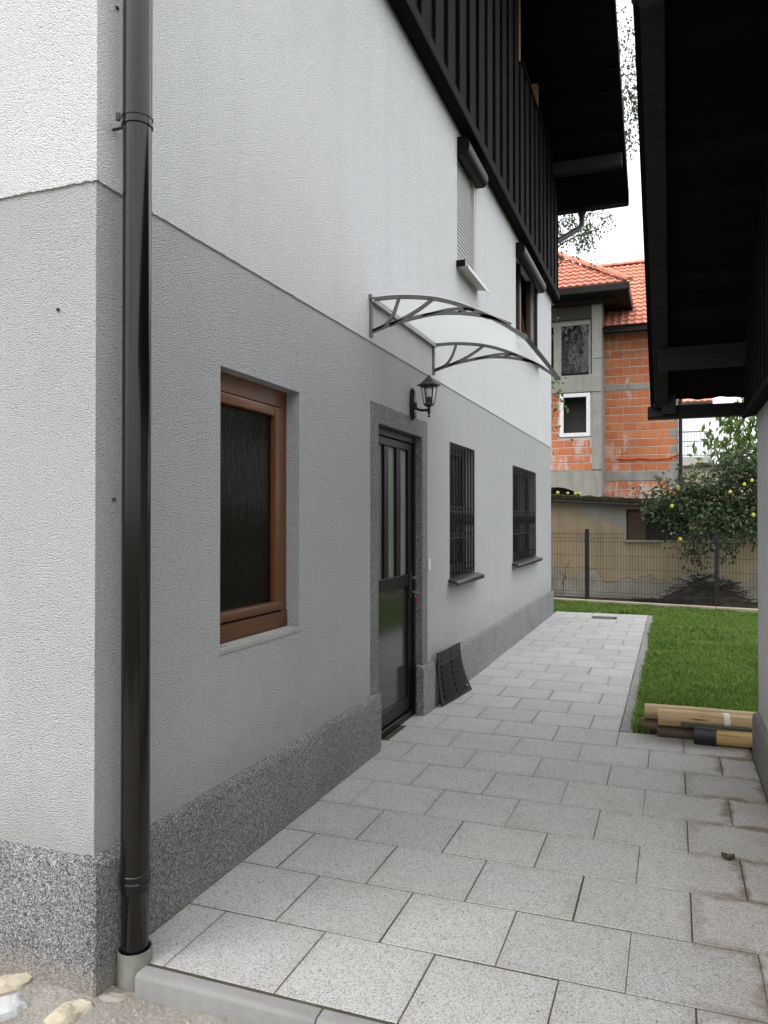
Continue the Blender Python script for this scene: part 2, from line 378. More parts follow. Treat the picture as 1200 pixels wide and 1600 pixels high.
def leaf(cols, trans=.35, rough=.5):
    def f(n):
        t = NT(n); r = t.n('ShaderNodeNewGeometry').outputs['Random Per Island']
        k = len(cols)-1; c = t.ramp(r, [(i/k, q) for i, q in enumerate(cols)])
        c = t.mix(1.0, c, t.ramp(t.noise(1.7, 4, .6), [(.32, (.74, .80, .70)), (.5, (1., 1., 1.)), (.7, (1.18, 1.08, 1.1))]), 'MULTIPLY')
        t.col(c).set(rough, 0, .35)
        tl = t.n('ShaderNodeBsdfTranslucent'); t.l(c, tl.inputs[0]); ms = t.n('ShaderNodeMixShader'); ms.inputs[0].default_value = trans
        t.l(t.b.outputs[0], ms.inputs[1]); t.l(tl.outputs[0], ms.inputs[2]); t.l(ms.outputs[0], t.t.nodes['Material Output'].inputs[0]); return t.m
    return f
_D['grass'] = leaf([(.055, .12, .012), (.10, .20, .022), (.135, .25, .032), (.18, .29, .055), (.27, .30, .10)], .4)
_D['leaf_quince'] = leaf([(.026, .046, .018), (.044, .072, .028), (.065, .098, .040), (.11, .14, .07)], .25)
_D['leaf_bright'] = leaf([(.05, .095, .015), (.085, .145, .025), (.12, .19, .035), (.17, .23, .06)], .4)
_D['leaf_birch'] = leaf([(.05, .07, .035), (.08, .10, .05), (.12, .14, .08)], .4)
_D['leaf_weed'] = leaf([(.03, .06, .015), (.07, .11, .03), (.12, .13, .05)], .3)
_D['quince'] = plain((.48, .46, .055), .5, 0, .4, .002, .15, 20)
def stone(c, c2):
    def f(n):
        t = NT(n); a = t.noise(9, 6, .7); t.col(t.mix(t.ramp(a, [(.35, 0.), (.68, 1.)]), c, c2)).set(.85, 0, .25); return t.bump(t.noise(45, 5, .7), .008, .9).m
    return f
_D['stone_yellow'] = stone((.34, .29, .21), (.52, .46, .36)); _D['stone_blue'] = stone((.33, .335, .33), (.52, .525, .51)); _D['stone_grey'] = stone((.22, .20, .17), (.36, .34, .30))

XW, XP = -1.81, -1.775        # left house: wall face, plinth face
YF, YE = 2.07, 12.42          # its near and far corners

# ============================================================ ground
def sheet(name, x0, x1, y0, y1, z, mat): 
    return struct(obj(name, MB().quad((x0,y0,z),(x1,y0,z),(x1,y1,z),(x0,y1,z)), mat))
sheet('ground', -600, 600, -600, 900, -.16, 'turf')
sheet('yard_soil', -14, 14, 13.95, 40, -.03, 'dark_soil')
sheet('paving_bed', -1.9, .6, 2.14, 5.70, -.0018, 'joint'); sheet('path_bed', -1.9, -.30, 5.70, 12.72, -.0018, 'joint')
sheet('lawn', -.27, 9, 5.70, 13.93, -.012, 'turf')
sheet('lawn_verge', -9, -.27, 12.735, 13.93, -.012, 'turf')
# bare trodden earth in front of the kerb
mb = MB(); nx, ny = 150, 90
gx = np.linspace(-5.5, 2.6, nx); gy = np.linspace(-3.5, 2.12, ny)
for j in range(ny):
    for i in range(nx):
        x, y = gx[i], gy[j]
        h = noise.noise((x*2.3, y*2.3, 0))*.018 + noise.noise((x*9, y*9, 3))*.008 + noise.noise((x*30, y*30, 5))*.004
        z = -.075 + h - max(0, 1.9-y)*.02
        mb.v.append((x, y, z))
mb.f = [(j*nx+i, j*nx+i+1, (j+1)*nx+i+1, (j+1)*nx+i) for j in range(ny-1) for i in range(nx-1)]
struct(obj('earth', mb, 'soil', smooth=True, ang=180))
# gravel lying on it
mb = MB()
for k in range(5200):
    x = rng.uniform(-2.6, .6); y = rng.uniform(1.2, 2.10); 
    if x < XP+.03 and y > 2.02: continue
    r = rng.uniform(.002, .006)*(1 if rng.random() < .88 else rng.uniform(1.5, 3.2)); z = -.075 + noise.noise((x*2.3, y*2.3, 0))*.018 - max(0, 1.9-y)*.02
    p = [(x+r*math.cos(a)*rng.uniform(.7, 1.3), y+r*math.sin(a)*rng.uniform(.7, 1.3), z-.002) for a in (0, 1.57, 3.14, 4.71)]
    mb.add(p + [(x, y, z+r*rng.uniform(.7, 1.1))], [(0,1,4), (1,2,4), (2,3,4), (3,0,4)])
g = stuff(obj('gravel', mb, 'stone_grey')); g['label'] = 'loose grey grit on the bare earth before the kerb'; g['category'] = 'gravel'

# ------------------------------------------------------------ paving of single slabs
paving = struct(obj('paving', MB().box(-1.88, .47, 2.17, 5.68, -.075, -.045), 'joint'))
PX, PY = .417, .391; _slab = {}
def slab_mesh(w, d):
    k = (round(w, 3), round(d, 3))
    if k not in _slab:
        m = MB(); e = .0022; b = .0026; x, y = w/2, d/2
        m.v = [(-x,-y,-.05),(x,-y,-.05),(x,y,-.05),(-x,y,-.05),(-x,-y,-b),(x,-y,-b),(x,y,-b),(-x,y,-b),(-x+e,-y+e,0),(x-e,-y+e,0),(x-e,y-e,0),(-x+e,y-e,0)]
        m.f = [(0,3,2,1),(8,9,10,11)] + [(i,(i+1) % 4,4+(i+1) % 4,4+i) for i in range(4)] + [(4+i,4+(i+1) % 4,8+(i+1) % 4,8+i) for i in range(4)]
        me = mesh('slab', m); me.materials.append(M('paver')); _slab[k] = me
    return _slab[k]
for i in range(27):
    y0 = 2.166 + i*PY; y1 = y0 + PY; xr = .472 if i < 9 else -.356
    x = -1.186 + (0 if i % 2 == 0 else PX/2) - 2*PX
    xl = XP+.002
    if y0 > 4.62 and y1 < 5.66: xl = -1.868
    if i in (6, 8):      # cut pieces filling the door recess
        a_, b_ = max(y0, 4.67)+.004, min(y1, 5.652)-.004
        inst('slab', slab_mesh(.094, b_-a_), paving, (-1.8205, (a_+b_)/2, .0008))
    while x < xr:
        a, b = max(x, xl), min(x+PX, xr)
        if b - a > .03:
            gp = random.choice((.0015, .003, .005, .007))
            inst('slab', slab_mesh(b-a-gp, PY-random.choice((.005, .006, .007, .009))), paving,
                 ((a+b)/2, (y0+y1)/2, random.uniform(.0002, .0016)), (random.uniform(-.0012, .0012), random.uniform(-.0012, .0012), random.uniform(-.003, .003)))
        x += PX
# edging stones beside the lawn
m = MB().box(-.044, .044, -.497, .497, -.12, 0); EDG = mesh('edging_stone', m, bevel=.004); EDG.materials.append(M('kerb'))
for k in range(7): inst('edging_stone', EDG, paving, (-.308, 5.70+.5+k, .003+random.uniform(-.002, .002)), (0, 0, random.uniform(-.003, .003)))
# front kerb stones, bevelled top
for k in range(3):
    a = -1.668 + k*.66 + .002; b = min(a+.656, .47)
    m = MB().prism([(2.155,-.14),(2.155,0),(2.108,0.),(2.097,-.012),(2.095,-.14)], 'x', a, b)
    o = obj('kerb_stone', m, 'kerb', paving, bevel=.003)
# drain grate near the far end
dg = thing('drain_grate', (-.97, 12.15, 0), 'small slotted drain grate set in the paving at its far end', 'drain')
fr = MB().box(-1.15,-.79,12.02,12.05,-.02,.006).box(-1.15,-.79,12.25,12.28,-.02,.006).box(-1.15,-1.12,12.05,12.25,-.02,.006).box(-.82,-.79,12.05,12.25,-.02,.006)
obj('frame', fr, 'grille_metal', dg); obj('pit', MB().box(-1.12,-.82,12.05,12.25,-.012,.0035), 'black_metal', dg)  # flat black plate close under the slats, its colour standing in for depth
for k in range(7): obj('slat', MB().box(-1.112+k*.043,-1.100+k*.043,12.05,12.25,.004,.0075), 'zinc', dg)

# ============================================================ left house
H = thing('plastered_house', ((XW-9)/2, 7.2, -.1), 'white and grey roughcast house with black timber gable left of the path', 'house')
def wall_x(x, y0, y1, z0, z1, ops, depth, mb, facing=1):
    ys = sorted({y0, y1} | {q for o in ops for q in o[:2]}); zs = sorted({z0, z1} | {q for o in ops for q in o[2:4]})
    ys = [q for q in ys if y0 <= q <= y1]; zs = [q for q in zs if z0 <= q <= z1]
    for a, b in zip(ys, ys[1:]):
        for c, d in zip(zs, zs[1:]):
            if any(o[0] <= a and b <= o[1] and o[2] <= c and d <= o[3] for o in ops): continue
            mb.quad((x,a,c),(x,b,c),(x,b,d),(x,a,d))
    for op in ops:
        a, b, c, d = op[:4]; xi = x - (op[4] if len(op) > 4 else depth)*facing; c2, d2 = max(c, z0), min(d, z1)
        for p, q in (((a,c2),(a,d2)), ((b,c2),(b,d2)), ((a,c),(b,c)), ((a,d),(b,d))):
            if p == q or (p[1] == q[1] and (p[1] < z0 or p[1] > z1)): continue
            mb.quad((x,p[0],p[1]),(x,q[0],q[1]),(xi,q[0],q[1]),(xi,p[0],p[1]))
    return mb
ZB = 2.64
DOOR = (4.71, 5.66, -.1, 2.138); WB = (2.83, 3.574, .945, 2.16, .075); G1 = (6.45, 7.36, .97, 2.178); G2 = (9.27, 10.98, .96, 2.16)
U1 = (6.68, 7.40, 3.78, 4.95); U2 = (9.45, 11.12, 3.72, 4.93)
lo = wall_x(XW, YF, YE, -.1, ZB+.02, [DOOR, WB, G1, G2], .16, MB())
lo.quad((XW,YF,-.1),(XW,YF,ZB+.02),(-9,YF,ZB+.02),(-9,YF,-.1)); lo.quad((XW,YE,-.1),(XW,YE,ZB+.02),(-9,YE,ZB+.02),(-9,YE,-.1)); lo.quad((-9,YF,-.1),(-9,YE,-.1),(-9,YE,ZB+.02),(-9,YF,ZB+.02))
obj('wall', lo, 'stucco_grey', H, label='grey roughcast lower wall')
e = .007
up = wall_x(XW+e, YF-e, YE+e, ZB+.012, 5.6, [U1, U2], .16, MB())
up.quad((XW+e,YF-e,ZB+.012),(XW+e,YF-e,6.9),(-9-e,YF-e,6.9),(-9-e,YF-e,ZB+.012)); up.quad((XW+e,YE+e,ZB),(XW+e,YE+e,6.75),(-9-e,YE+e,6.75),(-9-e,YE+e,ZB)); up.quad((-9-e,YF-e,ZB),(-9-e,YE+e,ZB),(-9-e,YE+e,6.8),(-9-e,YF-e,6.8))
def ragged(P, n):
    b0 = len(up.v)
    for i in range(n+1):
        x_, y_ = P(i/n); dz = .0045*noise.noise((x_*60, y_*60, 0))+.003*noise.noise((x_*170, y_*170, 4)); up.v += [(x_, y_, ZB+.012), (x_, y_, ZB+dz), (x_-.012 if abs(x_-XW-e) < 1e-6 else x_, y_ if abs(x_-XW-e) < 1e-6 else y_+.012, ZB+dz)]
    for i in range(n): k_ = b0+3*i; up.f.extend([(k_,k_+1,k_+4,k_+3), (k_+1,k_+2,k_+5,k_+4)])
ragged(lambda t: (XW+e, YF-e+(YE-YF+2*e)*t), 1400); ragged(lambda t: (XW+e-1e-5-1.6*t, YF-e), 300)
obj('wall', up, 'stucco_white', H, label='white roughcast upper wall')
# ceilings keep the rooms dark
obj('ceiling', MB().box(-8.95, XW-.17, YF+.05, YE-.05, 2.45, 2.60), 'interior', H); obj('ceiling', MB().box(-8.95, XW-.05, YF+.05, YE-.05, 5.25, 5.4), 'interior', H)
obj('partition', MB().box(-5.05, -5.0, YF+.05, YE-.05, -.1, 2.45), 'interior', H); obj('partition', MB().box(-8.9, -1.98, 8.4, 8.5, -.1, 2.44), 'interior', H)
# plinth
pz = .37
def plinth(y0, y1):
    m = MB(); a = [(XW-.03,-.11),(XP,-.11),(XP,pz-.03),(XP-.012,pz-.006),(XW-.03,pz+.012)]; return m.prism(a, 'y', y0, y1)
obj('plinth', plinth(YF-.035, 4.665), 'granite', H, bevel=.006); obj('plinth', plinth(5.60, YE+.035), 'granite', H, bevel=.006)
obj('plinth', MB().prism([(YF+.03,-.11),(YF-.0345,-.11),(YF-.0345,pz-.03),(YF-.023,pz-.006),(YF+.03,pz+.012)], 'x', -9, XP-.014), 'granite', H, bevel=.006)
obj('plinth', MB().prism([(YE-.03,-.11),(YE+.0345,-.11),(YE+.0345,pz-.03),(YE+.023,pz-.006),(YE-.03,pz+.012)], 'x', -9, XP-.014), 'granite', H)
# speckled surround of the door, running into the reveal
t = XW+.004; xr = -1.895
sur = MB().box(xr,t,4.58,4.713,pz-.05,2.262).box(xr,t,5.657,5.79,pz-.05,2.262).box(xr,t,4.713,5.657,2.135,2.262).box(xr,XP-.01,4.60,4.712,-.1,pz-.01) 
obj('door_surround', sur, 'granite', H)
obj('door_surround', MB().box(xr,XP-.02,5.658,5.70,-.1,pz-.005), 'granite', H)
# door
XD = -1.872
door = obj('door', MB().box(XD-.05,XD,4.79,4.84,.06,2.075).box(XD-.05,XD,5.51,5.60,.06,2.075).box(XD-.05,XD,4.84,5.51,2.02,2.075).box(XD-.05,XD,4.84,5.51,1.0,1.085).box(XD-.05,XD,4.84,5.51,.06,.16)
    .box(XD-.045,XD-.002,5.0,5.09,1.085,2.02).box(XD-.045,XD-.002,5.25,5.348,1.085,2.02), 'door_metal', H, bevel=.004, label='black metal door with three frosted glass strips')
obj('frame', MB().box(XD-.07,XD+.012,4.715,4.785,0,2.133).box(XD-.07,XD+.012,5.605,5.655,0,2.133).box(XD-.07,XD+.012,4.785,5.605,2.08,2.133).box(XD-.07,XD+.016,4.785,5.605,-.02,.05), 'door_metal', door, bevel=.004)
for a, b in ((4.84,5.0),(5.09,5.25),(5.348,5.51)): obj('pane', MB().box(XD-.03,XD-.02,a,b,1.085,2.02), 'frosted', door)
obj('panel', MB().box(XD-.03,XD-.014,4.84,5.51,.16,1.0), 'door_panel', door)
hd = MB().box(XD,XD+.008,5.535,5.575,.90,1.10).tube([(XD+.005,5.555,1.06),(XD+.05,5.555,1.06),(XD+.055,5.545,1.06),(XD+.055,5.44,1.06)], .009, 8).tube([(XD+.005,5.555,.95),(XD+.02,5.555,.95)], .012, 10)
obj('handle', hd, 'black_metal', door, smooth=True)
k = thing('key_ring', (XD+.025,5.555,.95), 'key with a red tag hanging from the door lock', 'key')
obj('key', MB().box(XD+.008,XD+.05,5.553,5.557,.944,.956).lathe([(.001,-.003),(.014,-.003),(.014,.003),(.001,.003)], (XD+.055,5.555,.945), 10), 'steel', k)
obj('ring', MB().tube([(XD+.055+.015*math.cos(a),5.555,.925+.015*math.sin(a)) for a in np.linspace(0,6.2,13)], .0015, 5), 'steel', k)
obj('tag', MB().box(XD+.048,XD+.066,5.552,5.558,.880,.912), 'red_plastic', k, bevel=.002)
# door bell / switch
o = thing('bell_push', (XW,5.81,1.14), 'small white bell push on the wall right of the black door', 'bell')
b = obj('housing', MB().box(XW,XW+.018,5.795,5.835,1.10,1.185), 'white_plastic', o, bevel=.004); obj('button', MB().lathe([(.001,0),(.007,0),(.007,.004),(.001,.004)], (0,0,0), 10), 'black_metal', b)
bpy.data.objects[b.children[0].name].rotation_euler = (0, R(90), 0); b.children[0].location = Vector((XW+.018,5.815,1.125)) - WL[o.name]

# brown ground floor window with reeded glass
XB = XW-.0745; WL0, WR0 = 2.74, 3.594      # the frame runs on behind the render at the near side
win = obj('window', MB().box(XB-.06,XB-.001,WR0-.075,WR0,.90,2.2), 'brown_wood', H, label='brown timber window with dark rippled glass')
obj('frame_post', MB().box(XB-.06,XB-.001,WL0,WL0+.075,.90,2.2), 'brown_wood', win)
obj('frame_rail', MB().box(XB-.06,XB+.003,WL0+.075,WR0-.075,2.075,2.2), 'brown_wood_h', win); obj('frame_rail', MB().box(XB-.06,XB+.006,2.833,WR0-.01,.947,1.03), 'brown_wood_h', win, bevel=.004)
sx = XB+.012
obj('sash_stile', MB().box(sx-.05,sx,WL0+.08,WL0+.16,1.04,2.07), 'brown_wood', win, bevel=.010, seg=2); obj('sash_stile', MB().box(sx-.05,sx,WR0-.16,WR0-.08,1.04,2.07), 'brown_wood', win, bevel=.010, seg=2)
obj('sash_rail', MB().box(sx-.05,sx-.001,WL0+.16,WR0-.16,2.022,2.07), 'brown_wood_h', win, bevel=.010, seg=2); obj('sash_rail', MB().box(sx-.05,sx+.003,WL0+.081,WR0-.081,1.038,1.085), 'brown_wood_h', win, bevel=.010, seg=2)
obj('pane', MB().box(sx-.036,sx-.028,WL0+.16,WR0-.16,1.085,2.022), 'rain_glass', win)
for y in (2.95, 3.36): obj('drain_slot', MB().box(XB+.004,XB+.0075,y-.011,y+.011,.986,.992), 'black_metal', win)
obj('sill_mortar', MB().prism([(XW-.05,.953),(XW-.004,.946),(XW+.003,.935),(XW+.003,.915),(XW-.05,.90)], 'y', 2.818, 3.586), 'concrete', win, bevel=.004)

# barred ground floor windows
def barred(G, nb, label, lean):
    y0, y1, z0, z1 = G; X = -1.90
    wnd = obj('window', MB().box(X-.06,X,y0+.002,y0+.08,z0+.03,z1-.002).box(X-.06,X,y1-.08,y1-.002,z0+.03,z1-.002).box(X-.06,X,y0+.08,y1-.08,z1-.08,z1-.002).box(X-.06,X,y0+.08,y1-.08,z0+.03,z0+.11), 'dark_brown_wood', H, bevel=.004, label=label)
    n = 1 if y1-y0 < 1.2 else 2
    for q in range(1, n): yy = y0+(y1-y0)*q/n; obj('mullion', MB().box(X-.06,X-.002,yy-.05,yy+.05,z0+.11,z1-.08), 'dark_brown_wood', wnd, bevel=.004)
    for q in range(n):
        a = y0+.08 if q == 0 else y0+(y1-y0)*q/n+.05; b = y1-.08 if q == n-1 else y0+(y1-y0)*(q+1)/n-.05
        obj('pane', MB().box(X-.035,X-.03,a,b,z0+.11,z1-.08), 'glass', wnd)
    # curtain hanging inside
    m = MB(); N = 40; c0, c1 = (y0+.1, y0+(y1-y0)*.42) if n == 1 else (y0+.15, y1-.15)
    for j in range(2):
        for i in range(N+1):
            yy = c0+(c1-c0)*i/N; m.v.append((X-.13+.018*math.sin(i*1.35)+.01*math.sin(i*.5), yy+(.12*j if n == 1 else 0)*(1-i/N), (z1-.05, z0+.12)[j]))
    m.f = [(i,i+1,N+2+i,N+1+i) for i in range(N)]
    obj('curtain', m, 'curtain', wnd, smooth=True)
    # sill
    obj('sill', MB().prism([(X+.01,z0+.03),(XW+.075,z0-.005),(XW+.085,z0-.012),(XW+.085,z0-.045),(XW+.07,z0-.045),(XW+.068,z0-.025),(X+.01,z0+.005)], 'y', y0-.05, y1+.05), 'sill_black', wnd, bevel=.003)
    # wrought bars
    xg = XW-.012; sp = (y1-y0-.06)/(nb-1); h = z1-z0
    zh = [z0+.06, z0+.115, z0+.40, z0+.60, z1-.03]
    for z in (zh[0], zh[1], zh[4]): obj('cross_bar', MB().box(xg-.006,xg+.001,y0+.012,y1-.012,z-.008,z+.008), 'grille_metal', wnd)
    for i in range(nb):
        y = y0+.03+i*sp
        obj('bar', MB().box(xg,xg+.012,y-.006,y+.006,z0+.03,z1-.012), 'grille_metal', wnd)
        if i < nb-1:
            m = MB()
            m.bar((xg+.004,y+.004,zh[2]),(xg+.004,y+sp-.004,zh[3]),.008,.006,(1,0,0)).bar((xg+.010,y+sp-.004,zh[2]),(xg+.010,y+.004,zh[3]),.008,.006,(1,0,0))
            for z in (zh[2]-.018, zh[3]+.018):
                m.tube([(xg+.008,y+sp/2+sp*.36*math.cos(a),z+.026*math.sin(a)) for a in np.linspace(0,2*math.pi,11)], .005, 5)
            obj('scroll', m, 'grille_metal', wnd)
    return wnd
barred(G1, 9, 'tall narrow window behind black bars nearer the door', 0)
barred(G2, 15, 'wide window behind black bars near the far corner', 0)

# upper windows with roller shutters
def shutter_box(y0, y1, zt, par):
    m = MB(); pr = [(XW+.008, zt)] + [(XW+.055+.068*math.sin(a), zt-.085+.085*math.cos(a)) for a in np.linspace(0, math.pi*.93, 12)] + [(XW+.008, zt-.165)]
    m.prism(pr, 'y', y0, y1); o = obj('shutter_box', m, 'shutter_box', par, smooth=True, ang=50)
    return o
y0, y1, z0, z1 = U1; X = XW-.035
win = obj('window', MB().box(X-.05,X+.036,y1-.045,y1,z0,z1), 'shutter_grey', H, label='narrow upper window with its grey roller shutter closed')
m = MB().prism([(-.006,-.0135),(.003,-.0135),(.009,-.004),(.009,.005),(.003,.0135),(-.006,.0135)], 'y', y0+.022-7, y1-.045-7); SL = mesh('slat', m); SL.materials.append(M('shutter_grey'))
for k in range(27): inst('slat', SL, win, (X, 7, z0+.03+k*.0385))
obj('guide', MB().box(X-.05,X+.036,y0,y0+.022,z0,z1), 'shutter_grey', win); obj('backing', MB().box(X-.03,X-.007,y0,y1,z0,z1), 'black_metal', win)
shutter_box(y0, y1+.03, 4.945, win)
obj('sill', MB().prism([(XW-.04,z0+.022),(XW+.12,z0-.012),(XW+.125,z0-.05),(XW+.118,z0-.05),(XW+.112,z0-.022),(XW-.04,z0-.002)], 'y', y0-.03, y1+.05), 'sill_pale', win, bevel=.002)
obj('sill_end', MB().box(XW+.0,XW+.09,y0-.034,y0-.0305,z0-.02,z0+.04), 'shutter_box', win)
y0, y1, z0, z1 = U2; X = XW-.09
win = obj('window', MB().box(X-.06,X,y0,y0+.09,z0,z1).box(X-.06,X,y1-.09,y1,z0,z1).box(X-.06,X,y0+.09,y1-.09,z0,z0+.09).box(X-.06,X,10.24,10.33,z0+.09,z1), 'dark_brown_wood', H, bevel=.004, label='wide brown upper window with raised shutter and tilted sash')
obj('guide', MB().box(XW-.04,XW+.002,y0,y0+.03,z0,z1-.1), 'black_metal', win); obj('guide', MB().box(XW-.04,XW+.002,y1-.03,y1,z0,z1-.1), 'black_metal', win)
obj('pane', MB().box(X-.035,X-.03,y0+.09,10.24,z0+.09,z1), 'glass', win)
# far sash tilted inwards at its top
m = MB(); a, b, zz, zt = 10.36, y1-.1, z0+.1, z1-.1; 
for (p, q, r, s) in ((a,a+.07,zz,zt),(b-.07,b,zz,zt),(a+.07,b-.07,zz,zz+.07),(a+.07,b-.07,zt-.07,zt)):
    tl = lambda x, z: x-(z-zz)*.16
    m.hexa([(tl(X-.045,r),p,r),(tl(X-.005,r),p,r),(tl(X-.005,r),q,r),(tl(X-.045,r),q,r),(tl(X-.045,s),p,s),(tl(X-.005,s),p,s),(tl(X-.005,s),q,s),(tl(X-.045,s),q,s)])
sash = obj('sash', m, 'dark_brown_wood', win); obj('pane', MB().quad((X-.03,a+.07,zz+.07),(X-.03,b-.07,zz+.07),(tl(X-.03,zt),b-.07,zt-.07),(tl(X-.03,zt),a+.07,zt-.07)), 'glass', win)
m = MB(); N = 50
for j in range(2):
    for i in range(N+1): m.v.append((X-.30+.02*math.sin(i*1.3), y0+.05+(y1-y0-.1)*i/N, (z1, z0)[j]))
m.f = [(i,i+1,N+2+i,N+1+i) for i in range(N)]; obj('curtain', m, 'curtain', win, smooth=True)
shutter_box(y0, y1+.03, 4.93, win)
obj('sill', MB().prism([(XW-.08,z0+.022),(XW+.10,z0-.012),(XW+.105,z0-.04),(XW-.08,z0-.012)], 'y', y0-.03, y1+.05), 'sill_pale', win)

# black board cladding of the gable, board on board
ZC = 5.02; RS = .396; RY = 7.245; ZR = lambda y: 6.64 + RS*(13.1-RY) - RS*abs(y-RY)     # underside of the verge
XC = -1.70
obj('drip_board', MB().prism([(XW+.008,ZC+.13),(XW+.008,ZC+.01),(XC-.005,ZC-.008),(XC+.022,ZC),(XC+.024,ZC+.10),(XC+.004,ZC+.125)], 'y', YF-.05, YE+.11), 'black_wood', H, bevel=.006)
RAIL, OP0, OP1 = 7.06, 9.32, 11.52
def board(y0, y1, x0, x1):
    mid = (y0+y1)/2
    zt0, zt1 = ZR(y0)-.02, ZR(y1)-.02
    if mid > OP0 and mid < OP1: zt0 = zt1 = RAIL
    obj('board', MB().hexa([(x0,y0,ZC+.11),(x1,y0,ZC+.11),(x1,y1,ZC+.11),(x0,y1,ZC+.11),(x0,y0,zt0),(x1,y0,zt0),(x1,y1,zt1),(x0,y1,zt1)]), 'black_wood', H, bevel=.004)
y = YF+.0
while y < YE+.06:
    board(y, min(y+.20, YE+.10), XC-.022, XC+random.uniform(-.002,.003)); 
    if y+.18 < YE: board(y+.185, min(y+.375, YE+.09), XC-.052, XC-.028+random.uniform(-.002,.002))
    y += .36
obj('board', MB().box(XW,XC-.0,YE+.075,YE+.11,ZC+.11,ZR(YE+.1)-.02), 'black_wood', H)
obj('rail', MB().box(XC-.06,XC+.02,OP0-.02,OP1+.05,RAIL-.002,RAIL+.03), 'black_wood', H)
for yy in (9.36, 10.72, 11.48): obj('post', MB().box(XC-.11,XC-.03,yy-.05,yy+.05,RAIL-.3,ZR(yy)-.03), 'opening_timber', H)
obj('loggia_wall', MB().box(-2.9,-2.86,OP0-.4,OP1+.4,5.41,8.2), 'dark_brown_wood', H); obj('gable_wall', MB().box(XW-.05,XW-.005,YF,OP0,5.6,6.75).box(XW-.05,XW-.005,OP1,YE,5.6,6.75).box(XW-.05,XW-.005,OP0,OP1,5.6,RAIL-.1), 'interior', H)
# roof: boarded soffit, verge board, covering
XV = -.67
def roof_pt(y, dz): return ZR(y)+dz
for sgn in (1, -1):
    ye = RY + sgn*(13.1-RY)
    m = MB().hexa([(XV,ye,ZR(ye)+.05),(-9.9,ye,ZR(ye)+.05),(-9.9,RY,ZR(RY)+.05),(XV,RY,ZR(RY)+.05),(XV,ye,ZR(ye)+.20),(-9.9,ye,ZR(ye)+.20),(-9.9,RY,ZR(RY)+.20),(XV,RY,ZR(RY)+.20)])
    rf = obj('roof', m, 'roof_tile' if sgn < 0 else 'black_wood', H)
    m = MB().hexa([(XV,ye,ZR(ye)),(XV+.03,ye,ZR(ye)),(XV+.03,RY,ZR(RY)),(XV,RY,ZR(RY)),(XV,ye,ZR(ye)+.21),(XV+.03,ye,ZR(ye)+.21),(XV+.03,RY,ZR(RY)+.21),(XV,RY,ZR(RY)+.21)])
    obj('verge_board', m, 'black_wood', rf)
    if sgn > 0:
        m = MB(); s = .158; m.hexa([(XV-1.14,0,0),(XV,0,0),(XV,s,-s*RS),(XV-1.14,s,-s*RS),(XV-1.14,0,.045),(XV,0,.045),(XV,s,.045-s*RS),(XV-1.14,s,.045-s*RS)])
        SB = mesh('soffit_board', m, bevel=.004); SB.materials.append(M('soffit_wood'))
        yy = 8.6
        while yy < 13.0: inst('soffit_board', SB, rf, (0, yy, ZR(yy)+random.uniform(.002,.006))); yy += .163
obj('purlin', MB().box(-1.95,XV-.02,12.02,12.16,ZR(12.1)-.20,ZR(12.1)-.005), 'beam_wood', H, bevel=.008)
obj('purlin', MB().box(-1.95,XV-.02,9.0,9.14,ZR(9.07)-.20,ZR(9.07)-.005), 'beam_wood', H, bevel=.008)
# eaves gutter on the far side and its swan neck
ge = MB()
for k in range(9):
    a0, a1 = math.pi*(1+k/9), math.pi*(1+(k+1)/9); c = (13.17, 6.72)
    P = lambda a, r: (c[0]+r*math.cos(a), c[1]+r*math.sin(a))
    q = [P(a0,.075), P(a1,.075), P(a1,.07), P(a0,.07)]; ge.prism(q, 'x', -9.9, XV+.015)
obj('gutter', ge, 'gutter', H, smooth=True)
obj('gutter_outlet', MB().lathe([(.042,-.18),(.045,-.06),(.075,.02)], (-1.40,13.17,6.62), 14), 'gutter', H, smooth=True)
obj('swan_neck', MB().tube([(-1.40,13.17,6.5),(-1.40,13.16,6.42),(-1.45,13.12,6.36),(-1.75,12.85,6.10),(-1.87,12.72,5.98),(-1.88,12.62,5.9),(-1.88,12.58,5.7),(-1.88,12.58,.1)], .045, 12), 'pipe_grey', H, smooth=True)
# small fixings in the render
for x, y, z in ((XW+.007,2.16,3.28),(XW,2.16,1.57)): obj('wall_plug', MB().lathe([(.001,-.004),(.009,-.004),(.007,.004),(.001,.005)], (x,y,z), 8), 'black_metal', H)
obj('wall_plug', MB().lathe([(.001,-.004),(.007,-.004),(.006,.004),(.001,.005)], (-1.97,YF-.002,2.22), 8), 'black_metal', H)

# ------------------------------------------------------------ downpipe at the near corner
cx, cy, r = -1.717, 2.163, .048
dp = thing('downpipe', (cx,cy,-.1), 'glossy dark brown rainwater downpipe at the near house corner', 'pipe')
obj('pipe', MB().lathe([(r,.24),(r,2.86),(r+.0015,2.862),(r+.0015,6.3)], (cx,cy,0), 32), 'pipe', dp, smooth=True)
obj('pipe', MB().lathe([(r-.002,-.0),(r-.002,.262),(r+.003,.266),(r+.003,.274),(r-.001,.277),(r-.001,.286),(r+.003,.289),(r+.003,.297),(r+.001,.30)], (cx,cy,0), 32), 'pipe', dp, smooth=True, ang=60)
obj('sleeve', MB().lathe([(r+.010,-.12),(r+.010,.045),(r+.006,.045),(r+.006,-.12)], (cx,cy,0), 32), 'zinc', dp, smooth=True)
cl = obj('clamp', MB().lathe([(r+.001,2.845),(r+.005,2.847),(r+.005,2.853),(r+.002,2.855),(r+.002,2.872),(r+.005,2.874),(r+.005,2.88),(r+.001,2.882)], (cx,cy,0), 32), 'pipe', dp, smooth=True)
obj('bolt', MB().tube([(XW,cy-.02,2.845),(cx,cy-.02,2.845)], .005, 8).tube([(cx-.035,cy-.055,2.852),(cx-.035,cy-.055,2.876)], .008, 8), 'black_metal', cl)

